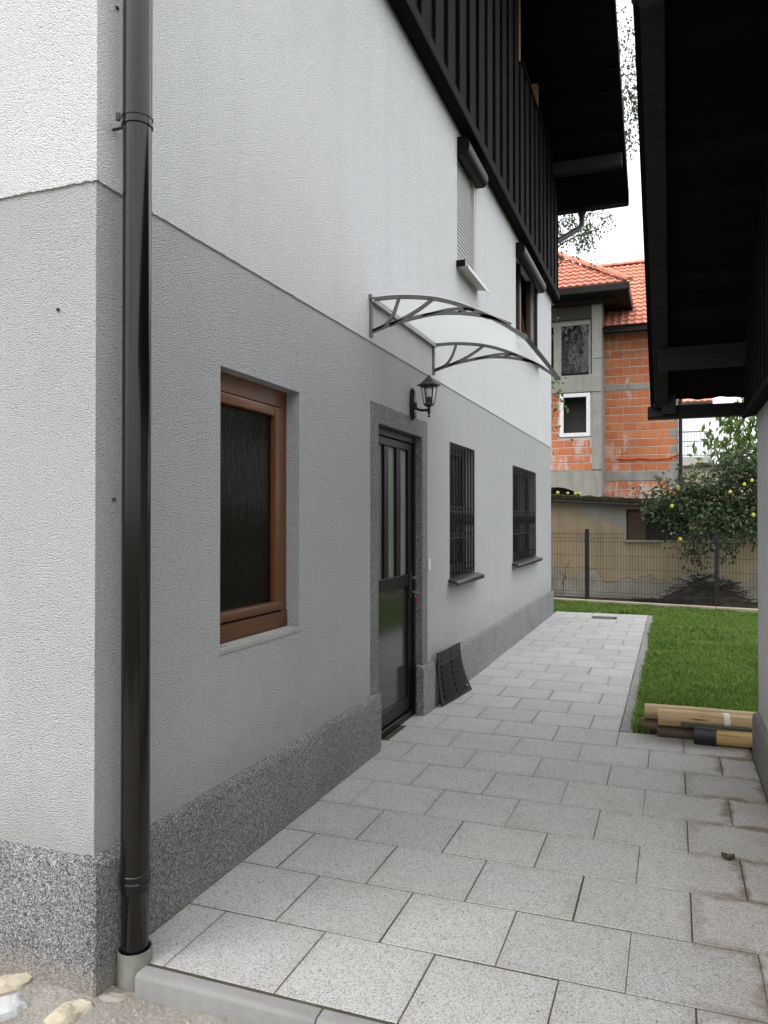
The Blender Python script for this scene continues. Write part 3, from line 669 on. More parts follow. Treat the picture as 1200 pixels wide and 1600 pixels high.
# ------------------------------------------------------------ door canopy
CY0, CY1 = 4.557, 5.93
cn_ = thing('door_canopy', (XW, 5.24, 2.65), 'clear arched door canopy on two grey scrolled brackets', 'canopy')
top = [(-1.81,2.905),(-1.60,2.902),(-1.365,2.865),(-1.16,2.79),(-.97,2.69),(-.807,2.576)]
lowc = [(-1.80,2.695),(-1.66,2.735),(-1.48,2.765),(-1.33,2.775),(-1.16,2.755),(-1.01,2.715),(-.90,2.665)]
def smooth_curve(p, n=5):
    out = []; P = [Vector((a,b)) for a,b in p]; P = [2*P[0]-P[1]] + P + [2*P[-1]-P[-2]]
    for i in range(1, len(P)-2):
        for k in range(n):
            t = k/n; a,b,c,d = P[i-1:i+3]
            out.append(.5*((2*b)+(c-a)*t+(2*a-5*b+4*c-d)*t*t+(3*b-a-3*c+d)*t**3))
    out.append(P[-2]); return out
def bracket(y):
    m = MB(); 
    def strip(p, w, d=.022):
        q = smooth_curve(p)
        for a, b in zip(q, q[1:]): m.bar((a.x,y,a.y),(b.x,y,b.y), d, w, (0,0,1) if abs((b-a).x) > .001 else (1,0,0))
    strip(top, .022); strip(lowc, .02)
    strip([(-1.795,2.70),(-1.70,2.735),(-1.645,2.80),(-1.61,2.89)], .016)
    strip([(-1.67,2.73),(-1.55,2.775),(-1.46,2.82),(-1.39,2.865)], .018)
    strip([(-1.45,2.768),(-1.30,2.79),(-1.20,2.79),(-1.12,2.77)], .014)
    strip([(-1.22,2.77),(-1.165,2.785)], .014); strip([(-1.08,2.735),(-1.03,2.715)], .014)
    m.tube([(-1.56,y-.012,2.762),(-1.56,y+.012,2.762)], .012, 10)
    o = obj('bracket', m, 'canopy_grey', cn_)
    pl = obj('wall_plate', MB().box(XW+.007,XW+.022,y-.018,y+.018,2.665,2.925), 'canopy_grey', o, bevel=.003)
    for z in (2.69, 2.84): obj('screw', MB().tube([(XW+.02,y,z),(XW+.03,y,z)], .006, 8), 'steel', o)
bracket(CY0); bracket(CY1)
q = smooth_curve(top, 6); m = MB(); off = .014
for p in q: m.v += [(p.x,CY0-.03,p.y+off),(p.x,CY1+.03,p.y+off)]
m.f = [(2*i,2*i+1,2*i+3,2*i+2) for i in range(len(q)-1)]
obj('sheet', m, 'polycarbonate', cn_, smooth=True, ang=80)
obj('front_rail', MB().prism([(-.815,2.565),(-.800,2.560),(-.790,2.578),(-.806,2.597),(-.82,2.60)], 'y', CY0-.035, CY1+.035), 'canopy_grey', cn_)
obj('rear_rail', MB().box(XW+.007,XW+.027,CY0-.03,CY1+.03,2.902,2.932), 'canopy_grey', cn_)
obj('seal', MB().box(XW+.0275,XW+.04,CY0-.02,CY1+.02,2.885,2.903), 'shutter_grey', cn_)

# ------------------------------------------------------------ wall lantern
ly = 5.40; lx = -1.672
lan = thing('wall_lantern', (XW, ly, 2.24), 'black six sided wall lantern above the door corner', 'lamp')
pr = [(ly-.030,2.262),(ly-.018,2.238),(ly+.018,2.238),(ly+.030,2.262),(ly+.043,2.34),(ly+.040,2.40),(ly+.020,2.462),(ly+.008,2.472),(ly-.008,2.472),(ly-.020,2.462),(ly-.040,2.40),(ly-.043,2.34)]
m = MB(); n = len(pr)
m.v = [(XW,a,b) for a,b in pr] + [(XW+.018,a,b) for a,b in pr] + [(XW+.032,ly+(a-ly)*.6,2.35+(b-2.35)*.8) for a,b in pr]
m.f = [tuple(range(2*n,3*n))] + [(k*n+i,k*n+(i+1) % n,(k+1)*n+(i+1) % n,(k+1)*n+i) for k in range(2) for i in range(n)]
obj('back_plate', m, 'lamp_metal', lan)
arm = [(XW+.025,2.335),(XW+.05,2.318),(XW+.085,2.306),(lx-.006,2.302)]; qc = smooth_curve([(XW+.022,2.36),(XW+.038,2.325),(XW+.075,2.307),(lx,2.305)])
obj('arm', MB().tube([(p.x,ly,p.y) for p in qc], [.024-.014*min(1,i/7) for i in range(len(qc))], 8).tube([(XW+.03,ly,2.285),(XW+.045,ly,2.287)], .004, 6).tube([(XW+.03,ly,2.262),(XW+.046,ly,2.266)], .004, 6), 'lamp_metal', lan, smooth=True)
c = (lx, ly, 0)
obj('stem', MB().lathe([(.002,2.250),(.010,2.253),(.011,2.262),(.005,2.268),(.010,2.282),(.0125,2.29),(.0125,2.325),(.010,2.33)], c, 12), 'lamp_metal', lan, smooth=True)
obj('cup', MB().lathe([(.012,2.325),(.026,2.332),(.040,2.342),(.040,2.352),(.03,2.353)], c, 6, .26), 'lamp_metal', lan)
for k in range(6):
    a = .26+k*math.pi/3; obj('rib', MB().bar((lx+.038*math.cos(a),ly+.038*math.sin(a),2.35),(lx+.060*math.cos(a),ly+.060*math.sin(a),2.478),.006,.006,(math.cos(a),math.sin(a),0)), 'lamp_metal', lan)
obj('roof', MB().lathe([(.058,2.470),(.064,2.478),(.088,2.484),(.086,2.492),(.058,2.506),(.020,2.545),(.012,2.550),(.012,2.556),(.004,2.562)], c, 6, .26), 'lamp_metal', lan)
gm_ = MB().lathe([(.036,2.352),(.057,2.476)], c, 6, .26); gm_.f = gm_.f[:6]; obj('glass', gm_, 'clear_glass', lan); 
obj('lamp_holder', MB().lathe([(.019,2.35),(.019,2.398),(.014,2.402)], c, 12), 'lamp_metal', lan, smooth=True)
obj('bulb', MB().lathe([(.012,2.40),(.016,2.415),(.024,2.435),(.026,2.452),(.020,2.47),(.008,2.479)], c, 14), 'bulb', lan, smooth=True)

# ------------------------------------------------------------ curved black mat against the plinth
mt = thing('black_mat', (-1.72, 6.27, 0), 'curved black plastic ribbed mat leaning against the plinth', 'mat')
NY, NZ = 29, 44; holes = set()
for cidx in (2, 14, 26):
    for j in range(3, NZ-3):
        if j % 5 in (0, 1, 2): holes.add((cidx, j))
        if cidx != 14 and j in (4,5,39,40): holes.add((cidx+1, j))
def matp(u, v, t=0):     # u along the wall, v up
    y = 5.915+u*.70; bot = -1.722+.075*u; xt = XP+.014
    x = xt + (bot-xt)*(1-v)**1.9 + .004*math.sin(u*5); z = .004 + v*(.425-.02*u); return (x+t, y+.02*v*u, z+.3*t)
m = MB()
for t in (0, -.007):
    for j in range(NZ+1):
        for i in range(NY+1): m.v.append(matp(i/NY, j/NZ, t))
N1 = (NY+1)*(NZ+1); ix = lambda i, j, s: s*N1 + j*(NY+1)+i
def solid(i, j): return 0 <= i < NY and 0 <= j < NZ and (i, j) not in holes
for j in range(NZ):
    for i in range(NY):
        if not solid(i, j): continue
        m.f += [(ix(i,j,0),ix(i+1,j,0),ix(i+1,j+1,0),ix(i,j+1,0)), (ix(i,j,1),ix(i,j+1,1),ix(i+1,j+1,1),ix(i+1,j,1))]
        for di, dj, a, b in ((-1,0,(i,j),(i,j+1)),(1,0,(i+1,j),(i+1,j+1)),(0,-1,(i,j),(i+1,j)),(0,1,(i,j+1),(i+1,j+1))):
            if not solid(i+di, j+dj): m.f.append((ix(*a,0),ix(*b,0),ix(*b,1),ix(*a,1)))
obj('sheet', m, 'plastic_black', mt)
for u0, u1 in ((.115, .465), (.53, .88)):
    for k in range(26):
        v = .06+k*.026; mm = MB(); mm.tube([matp(u0+(u1-u0)*s/4, v, .003) for s in range(5)], .0036, 4); obj('rib', mm, 'plastic_black', mt)

# ============================================================ right house (low eaves)
RX, RPX, RYE = .515, .475, 5.47
RC, RH = 3.42, 2.68                # ridge position and half span of its roof
H2 = thing('low_house', (3.5, RC, -.1), 'low house with black eaves and grey wall right of the path', 'house')
ZS = lambda y: 2.375 + .5*(RH-abs(y-RC)); RY0 = 2*RC-RYE
XV2 = -.123
w2 = MB().quad((RX,RY0,-.1),(RX,RYE,-.1),(RX,RYE,2.4),(RX,RY0,2.4)).quad((RX,RYE,-.1),(7,RYE,-.1),(7,RYE,2.5),(RX,RYE,2.5)).quad((RX,RY0,-.1),(7,RY0,-.1),(7,RY0,2.5),(RX,RY0,2.5)).quad((7,RYE,-.1),(7,RY0,-.1),(7,RY0,2.5),(7,RYE,2.5))
obj('wall', w2, 'stucco_grey2', H2) if 'stucco_grey2' in _D else obj('wall', w2, 'stucco_white', H2)
obj('plinth', MB().prism([(RX+.03,-.11),(RPX,-.11),(RPX,.24),(RPX+.008,.265),(RX+.03,.285)], 'y', RY0, RYE-.03), 'granite', H2, bevel=.012, seg=2)
obj('plinth', MB().prism([(RYE-.029,-.11),(RYE+.02,-.11),(RYE+.02,.24),(RYE+.012,.265),(RYE-.029,.285)], 'x', RX+.02, 7), 'granite', H2)
# cladding
m = MB()
y = RYE+.03
while y > RY0:
    a, b = y-.175, y; zb = 2.185
    z0_, z1_ = ZS(a)-.01, ZS(b)-.01
    m = MB().hexa([(RX-.055,a,zb),(RX-.03,a,zb),(RX-.03,b,zb),(RX-.055,b,zb),(RX-.055,a,z0_),(RX-.03,a,z0_),(RX-.03,b,z1_),(RX-.055,b,z1_)])
    obj('board', m, 'black_wood', H2, bevel=.004)
    obj('batten', MB().hexa([(RX-.075,b-.03,zb),(RX-.055,b-.03,zb),(RX-.055,b+.01,zb),(RX-.075,b+.01,zb),(RX-.075,b-.03,z1_+.01),(RX-.055,b-.03,z1_+.01),(RX-.055,b+.01,z1_),(RX-.075,b+.01,z1_)]), 'black_wood', H2, bevel=.004)
    y -= .18
obj('drip_board', MB().prism([(RX+.0,2.18),(RX-.085,2.155),(RX-.085,2.19),(RX+.0,2.22)], 'y', RY0, RYE+.05), 'black_wood', H2)
obj('gable_wall', MB().quad((RX-.029,RY0,2.2),(RX-.029,RYE,2.2),(RX-.029,RYE,ZS(RYE)),(RX-.029,RC,ZS(RC)),(RX-.029,RY0,ZS(RY0))), 'black_wood', H2)
for sgn in (1, -1):
    ye = RC+sgn*RH
    rf = obj('roof', MB().hexa([(XV2,ye,ZS(ye)+.05),(8,ye,ZS(ye)+.05),(8,RC,ZS(RC)+.05),(XV2,RC,ZS(RC)+.05),(XV2,ye,ZS(ye)+.16),(8,ye,ZS(ye)+.16),(8,RC,ZS(RC)+.16),(XV2,RC,ZS(RC)+.16)]), 'black_wood', H2)
    obj('verge_board', MB().hexa([(XV2-.025,ye,ZS(ye)-.03),(XV2,ye,ZS(ye)-.03),(XV2,RC,ZS(RC)-.03),(XV2-.025,RC,ZS(RC)-.03),(XV2-.025,ye,ZS(ye)+.17),(XV2,ye,ZS(ye)+.17),(XV2,RC,ZS(RC)+.17),(XV2-.025,RC,ZS(RC)+.17)]), 'black_wood', rf)
    obj('rafter', MB().hexa([(XV2+.002,ye-.02*sgn,ZS(ye)-.045),(XV2+.10,ye-.02*sgn,ZS(ye)-.045),(XV2+.10,RC,ZS(RC)-.045),(XV2+.002,RC,ZS(RC)-.045),(XV2+.002,ye-.02*sgn,ZS(ye)+.0),(XV2+.10,ye-.02*sgn,ZS(ye)+.0),(XV2+.10,RC,ZS(RC)+.0),(XV2+.002,RC,ZS(RC)+.0)]), 'beam_wood', rf)
    if sgn > 0:
        s = .132; m = MB().hexa([(XV2,0,0),(1.2,0,0),(1.2,s,-s*.5),(XV2,s,-s*.5),(XV2,0,.042),(1.2,0,.042),(1.2,s,.042-s*.5),(XV2,s,.042-s*.5)])
        SB2 = mesh('soffit_board', m, bevel=.003); SB2.materials.append(M('soffit_wood'))
        yy = RC+.01
        while yy < 5.86: inst('soffit_board', SB2, rf, (0, yy, ZS(yy)+random.uniform(.001,.006))); yy += .136
        # wavy ends of the roof tiles
        mm = MB(); nn = 120
        for j, (dy, dz) in enumerate(((0.05,.0),(0.05,.045),(-.4,.26))):
            for i in range(nn+1):
                x = XV2+i*(3.2/nn); mm.v.append((x, ye+dy, ZS(ye)+dz+.02+.006*math.sin(x*23)+.003*math.sin(x*61)))
        mm.f = [(j*(nn+1)+i,j*(nn+1)+i+1,(j+1)*(nn+1)+i+1,(j+1)*(nn+1)+i) for j in range(2) for i in range(nn)]
        obj('eaves_tiles', mm, 'black_wood', rf, smooth=True)
obj('purlin', MB().box(XV2+.04,RX+.1,5.46,5.60,ZS(5.53)-.145,ZS(5.53)-.01), 'beam_wood', H2, bevel=.01, seg=2)
m = MB()
gt = [(6.16,2.355),(6.155,2.275),(6.165,2.262),(6.255,2.262),(6.265,2.275),(6.265,2.355),(6.258,2.355),(6.258,2.28),(6.165,2.28),(6.165,2.355)]
m.prism(gt, 'x', XV2-.045, 7); m.prism([(6.16,2.355),(6.155,2.275),(6.165,2.262),(6.255,2.262),(6.265,2.275),(6.265,2.355)], 'x', XV2-.048, XV2-.044); obj('gutter', m, 'gutter', H2)
for x in (-.02, .9, 2.0):
    obj('gutter_bracket', MB().box(x-.05,x+.05,6.05,6.17,2.29,2.43) if x < 0 else MB().box(x-.02,x+.02,6.05,6.17,2.29,2.43), 'gutter', H2)

# ------------------------------------------------------------ logs lying by the corner
def roughlog(name, mat, x0, x1, y, z, r, label, endmat='log_end', tilt=0, par=None):
    m = MB(); N = 26; n = 20; 
    for i in range(N+1):
        x = x0+(x1-x0)*i/N
        for k in range(n):
            a = 2*math.pi*k/n; rr = r*(1+.05*noise.noise((x*3, math.cos(a)*1.5+y*9, math.sin(a)*1.5)))
            m.v.append((x, y+rr*math.cos(a)+tilt*(x-x0)+.006*math.sin(x*4+y*30), z+rr*math.sin(a)))
    m.f = [(i*n+k,i*n+(k+1) % n,(i+1)*n+(k+1) % n,(i+1)*n+k) for i in range(N) for k in range(n)]
    t_ = thing(name, ((x0+x1)/2, y, z-r), label, 'log', 'wooden poles piled at the lawn corner')
    obj('shaft', m, mat, t_, smooth=True, ang=60)
    for xx, idx in ((x0, 0), (x1, N)):
        e_ = MB(); ring = m.v[idx*n:(idx+1)*n]; base = WL[t_.name]; ring = [tuple(Vector(p)+base) for p in ring]
        e_.v = ring; e_.f = [tuple(range(n))]; e_.v = [(p[0]+(.0005 if idx else -.0005), p[1], p[2]) for p in e_.v]; obj('end', e_, endmat, t_)
    return t_
l1 = roughlog('wooden_pole', 'log_tan', -.185, 1.35, 5.735, .150, .052, 'pale peeled pole at the back on top of the log pile')
l2 = roughlog('wooden_pole', 'log_tan', -.095, 1.30, 5.63, .142, .055, 'pale peeled pole with a tape band on the front of the pile top')
tp = MB().tube([(.315,5.63,.142),(.352,5.634,.142)], .0585, 20); obj('tape_band', tp, 'tape', l2, smooth=True)
roughlog('wooden_pole', 'log_brown', -.215, 1.2, 5.76, .046, .048, 'dark brown pole at the bottom rear of the log pile', 'log_brown')
roughlog('wooden_pole', 'log_brown', -.10, 1.25, 5.66, .040, .042, 'dark brown split pole in the bottom middle of the pile')
l6 = roughlog('wooden_pole', 'log_yellow', .20, 1.1, 5.555, .062, .054, 'smooth yellow pole with a black sleeve at the front of the pile', 'black_sleeve')
obj('sleeve', MB().tube([(.130,5.556,.0645),(.268,5.556,.0645)], .064, 22), 'black_sleeve', l6, smooth=True)
bt = thing('batten', (.6,5.555,.115), 'thin dark green batten lying along the front of the log pile', 'batten')
obj('strip', MB().hexa([(.05,5.535,.112),(1.1,5.535,.114),(1.1,5.585,.114),(.05,5.585,.112),(.05,5.535,.134),(1.1,5.535,.128),(1.1,5.585,.128),(.05,5.585,.134)]), 'green_batten', bt, bevel=.003)

# ------------------------------------------------------------ stones at the bottom left
def rock(x, y, z, sx, sy, sz, mat, label, seed):
    bm = bmesh.new(); bmesh.ops.create_icosphere(bm, subdivisions=4, radius=1)
    rr_ = random.Random(int(seed*10)); fac = [Vector((rr_.gauss(0,1), rr_.gauss(0,1), rr_.gauss(0,1)+.4)).normalized() for _ in range(7)]
    for v in bm.verts:
        p = v.co.normalized(); d = 1+.30*noise.noise(p*1.3+Vector((seed,0,0)))+.10*noise.noise(p*3.1+Vector((0,seed,0)))+.03*noise.noise(p*9)
        for fa in fac:
            k_ = p.dot(fa)
            if k_*d > .84: d = .84/k_
        d *= 1.12*(1+.05*noise.noise(p*5+Vector((seed,3,0))))
        v.co = Vector((p.x*sx*d, p.y*sy*d, p.z*sz*d))
    me = bpy.data.meshes.new('stone'); bm.to_mesh(me); bm.free(); me.shade_smooth(); me.set_sharp_from_angle(angle=R(28)); me.materials.append(M(mat))
    o = bpy.data.objects.new('stone', me); link(o, None, (x,y,z)); o.rotation_euler = (0,0,seed); tag(o, label, 'stone', 'field stones beside the house corner')
rock(-1.80, 1.93, -.105, .095, .075, .06, 'stone_yellow', 'sandy yellow stone in front of the house corner', 1.3)
rock(-1.995, 1.90, -.095, .075, .07, .062, 'stone_blue', 'bluish white angular stone at the bottom left', 2.6)
rock(-2.09, 1.99, -.08, .08, .045, .045, 'stone_yellow', 'cream stone against the plinth at the left edge', 4.1)
rock(-1.725, 2.065, -.095, .04, .07, .035, 'stone_grey', 'flat brown grey stone beside the zinc pipe sleeve', 1.9)
rock(-1.885, 1.80, -.11, .06, .06, .045, 'stone_yellow', 'half buried yellow stone nearest the camera', 5.2)
rock(-1.91, 1.955, -.10, .045, .04, .035, 'stone_grey', 'small brown grey stone between the bluish and the yellow stone', 3.3)
rock(-2.13, 1.90, -.10, .05, .05, .04, 'stone_grey', 'grey stone at the very left edge beside the bluish one', 6.7)
# one curled leaf blown on to the slabs
lf = MB(); c_ = Vector((.225,3.70,.004))
for i in range(7):
    for j in range(5):
        u, v = i/6-.5, j/4-.5; w_ = .018*(1-(2*u)**2)*1.0; lf.v.append(tuple(c_+Vector((u*.055, v*2*w_, .022*(2*v)**2+.012*(2*u)**2))))
lf.f = [(i*5+j,i*5+j+1,(i+1)*5+j+1,(i+1)*5+j) for i in range(6) for j in range(4)]
tag(obj('fallen_leaf', lf, 'log_brown', smooth=True), 'single curled brown leaf lying on the slabs at right', 'leaf')

# ============================================================ fence, shed, brick house
FA, FB = Vector((-1.44,14.28,0)), Vector((.69,13.86,0)); FD = (FB-FA).normalized(); FL = (FB-FA).length
fn = thing('mesh_fence', (0,14.0,0), 'dark green welded wire fence at the end of the lawn', 'fence')
PT = mesh('post', MB().box(-.028,.028,-.025,.025,-.1,1.31).box(-.03,.03,-.027,.027,1.31,1.325).box(-.036,.036,-.034,-.025,.62,.66).box(-.036,.036,-.034,-.025,1.1,1.14)); PT.materials.append(M('fence_metal'))
ang = math.atan2(FD.y, FD.x)
for k in range(-1, 4): p = FA+FD*FL*k; inst('post', PT, fn, p, (0,0,ang))
nrm = Vector((FD.y, -FD.x, 0))
for k in range(-1, 3):
    m = MB(); a = FA+FD*(FL*k+.04); Ln = FL-.08; n = int(Ln/.05)
    q = lambda s, z, o: tuple(a+FD*s+nrm*o+Vector((0,0,z)))
    prof = [(.07,0),(.14,.0),(.17,.03),(.20,0),(1.10,0),(1.13,.03),(1.16,0),(1.24,0),(1.275,0)]
    for i in range(n+1):
        s = i*Ln/n; m.tube([q(s,z,o) for z, o in prof], .0036, 4, False)
    for z, o in ((.14,.004),(.20,.004),(.40,.004),(.62,.004),(.85,.004),(1.10,.004),(1.16,.004),(1.24,.004)): m.tube([q(0,z,o),q(Ln,z,o)], .0038, 4)
    stuff(obj('wire_panel', m, 'fence_metal', fn))
kb = thing('fence_footing', (0,13.98,0), 'low concrete footing strip under the wire fence', 'footing')
for k in range(-1, 3):
    a = FA+FD*(FL*k)+nrm*.07; b = a+FD*(FL-.012); m = MB().bar((a.x,a.y,-.03),(b.x,b.y,-.03),.13,.18); obj('footing_block', m, 'kerb_warm', kb, bevel=.008) if 'kerb_warm' in _D else obj('footing_block', m, 'mortar', kb, bevel=.008)

# old shed
SH = thing('old_shed', (0,17,0), 'old tan rendered shed with mossy roof edge behind the fence', 'shed'); YS = 15.6
SW = (-.83,.30,1.10,1.69)
m = MB(); n0 = len(m.v)
ys = [-7,SW[0],SW[1],7]; zs = [-.1,SW[2],SW[3],1.86]
for i in range(3):
    for j in range(3):
        if i == 1 and j == 1: continue
        m.quad((ys[i],YS,zs[j]),(ys[i+1],YS,zs[j]),(ys[i+1],YS,zs[j+1]),(ys[i],YS,zs[j+1]))
for p, q_ in (((SW[0],SW[2]),(SW[1],SW[2])),((SW[0],SW[3]),(SW[1],SW[3])),((SW[0],SW[2]),(SW[0],SW[3])),((SW[1],SW[2]),(SW[1],SW[3]))):
    m.quad((p[0],YS,p[1]),(q_[0],YS,q_[1]),(q_[0],YS+.2,q_[1]),(p[0],YS+.2,p[1]))
m.quad((-7,YS,-.1),(-7,YS+3,-.1),(-7,YS+3,1.86),(-7,YS,1.86)); m.quad((7,YS,-.1),(7,YS+3,-.1),(7,YS+3,1.86),(7,YS,1.86)); m.quad((-7,YS+3,-.1),(7,YS+3,-.1),(7,YS+3,1.86),(-7,YS+3,1.86))
obj('wall', m, 'old_wall', SH)
# bare plaster patch under the eaves
pp = [(-1.72,1.80),(-1.70,1.68),(-1.58,1.58),(-1.40,1.50),(-1.18,1.46),(-1.05,1.38),(-.95,1.34),(-.845,1.24),(-.845,1.80)]
obj('plaster_patch', MB().prism(pp, 'y', YS-.006, YS+.01), 'patch', SH)
shw = obj('window', MB().box(SW[0],SW[0]+.03,YS+.03,YS+.08,SW[2],SW[3]).box(SW[1]-.03,SW[1],YS+.03,YS+.08,SW[2],SW[3]).box(SW[0]+.03,SW[1]-.03,YS+.03,YS+.08,SW[3]-.03,SW[3]).box(-.475,-.41,YS+.03,YS+.08,SW[2],SW[3]-.03).box(-.12,-.055,YS+.03,YS+.08,SW[2],SW[3]-.03), 'twig', SH, label='dark three light shed window')
for k, (a, b) in enumerate(((SW[0]+.03,-.475),(-.41,-.12),(-.055,SW[1]-.03))): obj('pane', MB().box(a,b,YS+.05,YS+.056,SW[2],SW[3]-.03), 'dull_glass', shw)
obj('board', MB().box(SW[0]+.03,-.48,YS+.034,YS+.046,SW[2],SW[3]-.27), 'log_brown', shw); obj('board', MB().box(SW[0]+.03,-.48,YS+.034,YS+.046,SW[3]-.265,SW[3]-.03), 'log_brown', shw); obj('backing', MB().box(SW[0],SW[1],YS+.12,YS+.14,SW[2],SW[3]), 'interior', shw)  # brown strips before the left pane stand in for its brownish reflection
obj('sill', MB().box(SW[0]-.03,-.19,YS-.05,YS+.03,SW[2]-.045,SW[2]-.01), 'patch', shw)
# roof edge: sloping slightly to the right
def eave_z(x): return 1.93-.058*(x+2.27)
m = MB().hexa([(-7,YS-.22,eave_z(-7)-.09),(7,YS-.22,eave_z(7)-.09),(7,YS+3.2,eave_z(7)-.05),(-7,YS+3.2,eave_z(-7)-.05),(-7,YS-.22,eave_z(-7)+.0),(7,YS-.22,eave_z(7)+.0),(7,YS+3.2,eave_z(7)+.03),(-7,YS+3.2,eave_z(-7)+.03)])
sr = obj('roof', m, 'gutter', SH)
mm = MB(); nn = 300
for j, (yy, zo) in enumerate(((YS-.25,-.03),(YS-.26,.05),(YS-.18,.075),(YS+.4,.06))):
    for i in range(nn+1):
        x = -5+10*i/nn; mm.v.append((x, yy+.02*noise.noise((x*6,j,1)), eave_z(x)+zo+.022*noise.noise((x*7,j*2,3))+.018*noise.noise((x*23,j,6))))
mm.f = [(j*(nn+1)+i,j*(nn+1)+i+1,(j+1)*(nn+1)+i+1,(j+1)*(nn+1)+i) for j in range(3) for i in range(nn)]
obj('moss', mm, 'moss', sr, smooth=True, ang=180)
m = MB(); 
for a0, a1 in zip(np.linspace(math.pi,2*math.pi,7)[:-1], np.linspace(math.pi,2*math.pi,7)[1:]):
    P = lambda a, r, x: (x, YS-.27+r*math.cos(a), eave_z(x)-.035+r*math.sin(a))
    m.quad(P(a0,.055,-5),P(a1,.055,-5),P(a1,.055,-.45),P(a0,.055,-.45))
obj('gutter', m, 'pipe_grey', sr, smooth=True)
for x, y, rr, wh in ((-2.12,YS-.14,.035,'leftmost'),(-1.93,YS-.1,.03,'second from the left'),(-1.78,YS-.12,.032,'third from the left'),(-1.70,YS-.08,.03,'rightmost')):
    o = thing('fallen_quince', (x,y,eave_z(x)+.09), 'yellow green quince on the mossy shed roof, '+wh+' of four', 'fruit', 'quinces fallen on the shed roof')
    obj('fruit', MB().lathe([(rr*.25,-rr*.9),(rr*.8,-rr*.6),(rr,0),(rr*.75,rr*.65),(rr*.25,rr*.95)], (x,y,eave_z(x)+.105), 10), 'quince', o, smooth=True)

# brick house under construction
BH = thing('brick_house', (-2,28,0), 'unfinished red block house with concrete frame and orange tiled roof', 'house')
YM, YBAY = 25.2, 24.0
_bk = {}
def brick_mesh(w, h, mat='brick'):
    k = (round(w,2), round(h,3), mat)
    if k not in _bk:
        me = mesh('brick', MB().box(-w/2,w/2,0,.12,-h/2,h/2), bevel=.008); me.materials.append(M(mat)); _bk[k] = me
    return _bk[k]
def masonry(x0, x1, y, z0, z1, rows, skip=(), grey_end=False):
    h = (z1-z0)/rows; L_ = .385
    for r_ in range(rows):
        x = x0 - (r_ % 2)*L_/2; z = z0+h*(r_+.5)
        while x < x1-.02:
            segs = [(max(x, x0), min(x+L_, x1))]
            for sx0, sx1, sz0, sz1 in skip:
                if sz0 < z < sz1:
                    ns = []
                    for a, b in segs:
                        if b <= sx0 or a >= sx1: ns.append((a,b))
                        else:
                            if a < sx0: ns.append((a,sx0))
                            if b > sx1: ns.append((sx1,b))
                    segs = ns
            for a, b in segs:
                if b-a > .05:
                    g_ = grey_end and b > x1-.01 and r_ % 2 == 0
                    inst('concrete_block' if g_ else 'brick', brick_mesh(b-a-.012, h-.026, 'old_concrete' if g_ else 'brick'), BH, ((a+b)/2, y+random.uniform(-.006,.004), z))
            x += L_
XL, XR_ = -1.985, .19
obj('wall', MB().box(-6,XR_-.01,YM+.012,YM+6,-.1,7.6), 'mortar', BH)
masonry(XL, XR_, YM, 3.01, 5.55, 10, grey_end=True); masonry(XL, XR_, YM, 5.75, 7.35, 6); masonry(XL, XR_, YM, 1.45, 2.70, 5, grey_end=True)
obj('ring_beam', MB().box(XL,XR_,YM-.015,YM+.2,2.705,3.005), 'old_concrete', BH, bevel=.01); obj('ring_beam', MB().box(XL,XR_,YM-.015,YM+.2,5.555,5.745), 'old_concrete', BH, bevel=.01)
obj('lintel', MB().box(XL,XR_,YM-.10,YM+.2,7.36,7.6), 'beam_wood', BH)
# bay
BX0 = -5.2; WN = (-3.23,-2.31,4.02,5.35)
masonry(BX0, -2.27, YBAY, 2.99, 5.36, 10, skip=[WN])
for bx in ((BX0,WN[0]-.01),(WN[1]+.01,-2.27)): obj('bay_wall', MB().box(bx[0],bx[1],YBAY+.012,YBAY+.3,2.99,5.36), 'mortar', BH)
obj('bay_wall', MB().box(WN[0]-.01,WN[1]+.01,YBAY+.012,YBAY+.3,2.99,WN[2]-.01), 'mortar', BH)
obj('column', MB().box(-2.266,-1.985,YBAY-.015,YBAY+.285,3.0,8.2), 'old_concrete', BH, bevel=.015)
obj('bay_wall', MB().box(-2.10,-1.99,YBAY+.285,YM,2.3,8.2), 'old_concrete', BH)
obj('ring_beam', MB().box(BX0,-1.983,YBAY-.04,YBAY+.3,5.37,5.90), 'old_concrete', BH, bevel=.012)
# lower beam with the head of an arched opening
m = MB(); ax, aw, az = -3.35, .95, 2.49; pts = [(BX0,2.98),(BX0,1.2),(ax-aw,1.2)] + [(ax-aw*math.cos(a), 1.75+(az-1.75)*math.sin(a)) for a in np.linspace(0,math.pi,21)] + [(ax+aw,1.2),(-1.98,1.2),(-1.98,2.98)]
m.prism(pts, 'y', YBAY-.03, YBAY+.3); obj('arch_wall', m, 'old_concrete', BH)
obj('backing', MB().box(BX0,-2.1,YBAY+.9,YBAY+.95,.5,2.98), 'interior', BH)
wv = obj('window', MB().box(WN[0],WN[0]+.12,YBAY-.03,YBAY+.05,WN[2],WN[3]).box(WN[1]-.12,WN[1],YBAY-.03,YBAY+.05,WN[2],WN[3]).box(WN[0]+.12,WN[1]-.12,YBAY-.03,YBAY+.05,WN[3]-.12,WN[3]).box(WN[0]+.12,WN[1]-.12,YBAY-.03,YBAY+.05,WN[2],WN[2]+.12), 'white_pvc', BH, bevel=.01, label='white plastic window in the block wall')
obj('pane', MB().box(WN[0]+.12,WN[1]-.12,YBAY+.01,YBAY+.015,WN[2]+.12,WN[3]-.12), 'glass', wv); obj('backing', MB().box(WN[0],WN[1],YBAY+.28,YBAY+.3,WN[2],WN[3]), 'interior', wv)
BW = (-4.6,-2.30,5.92,7.62)
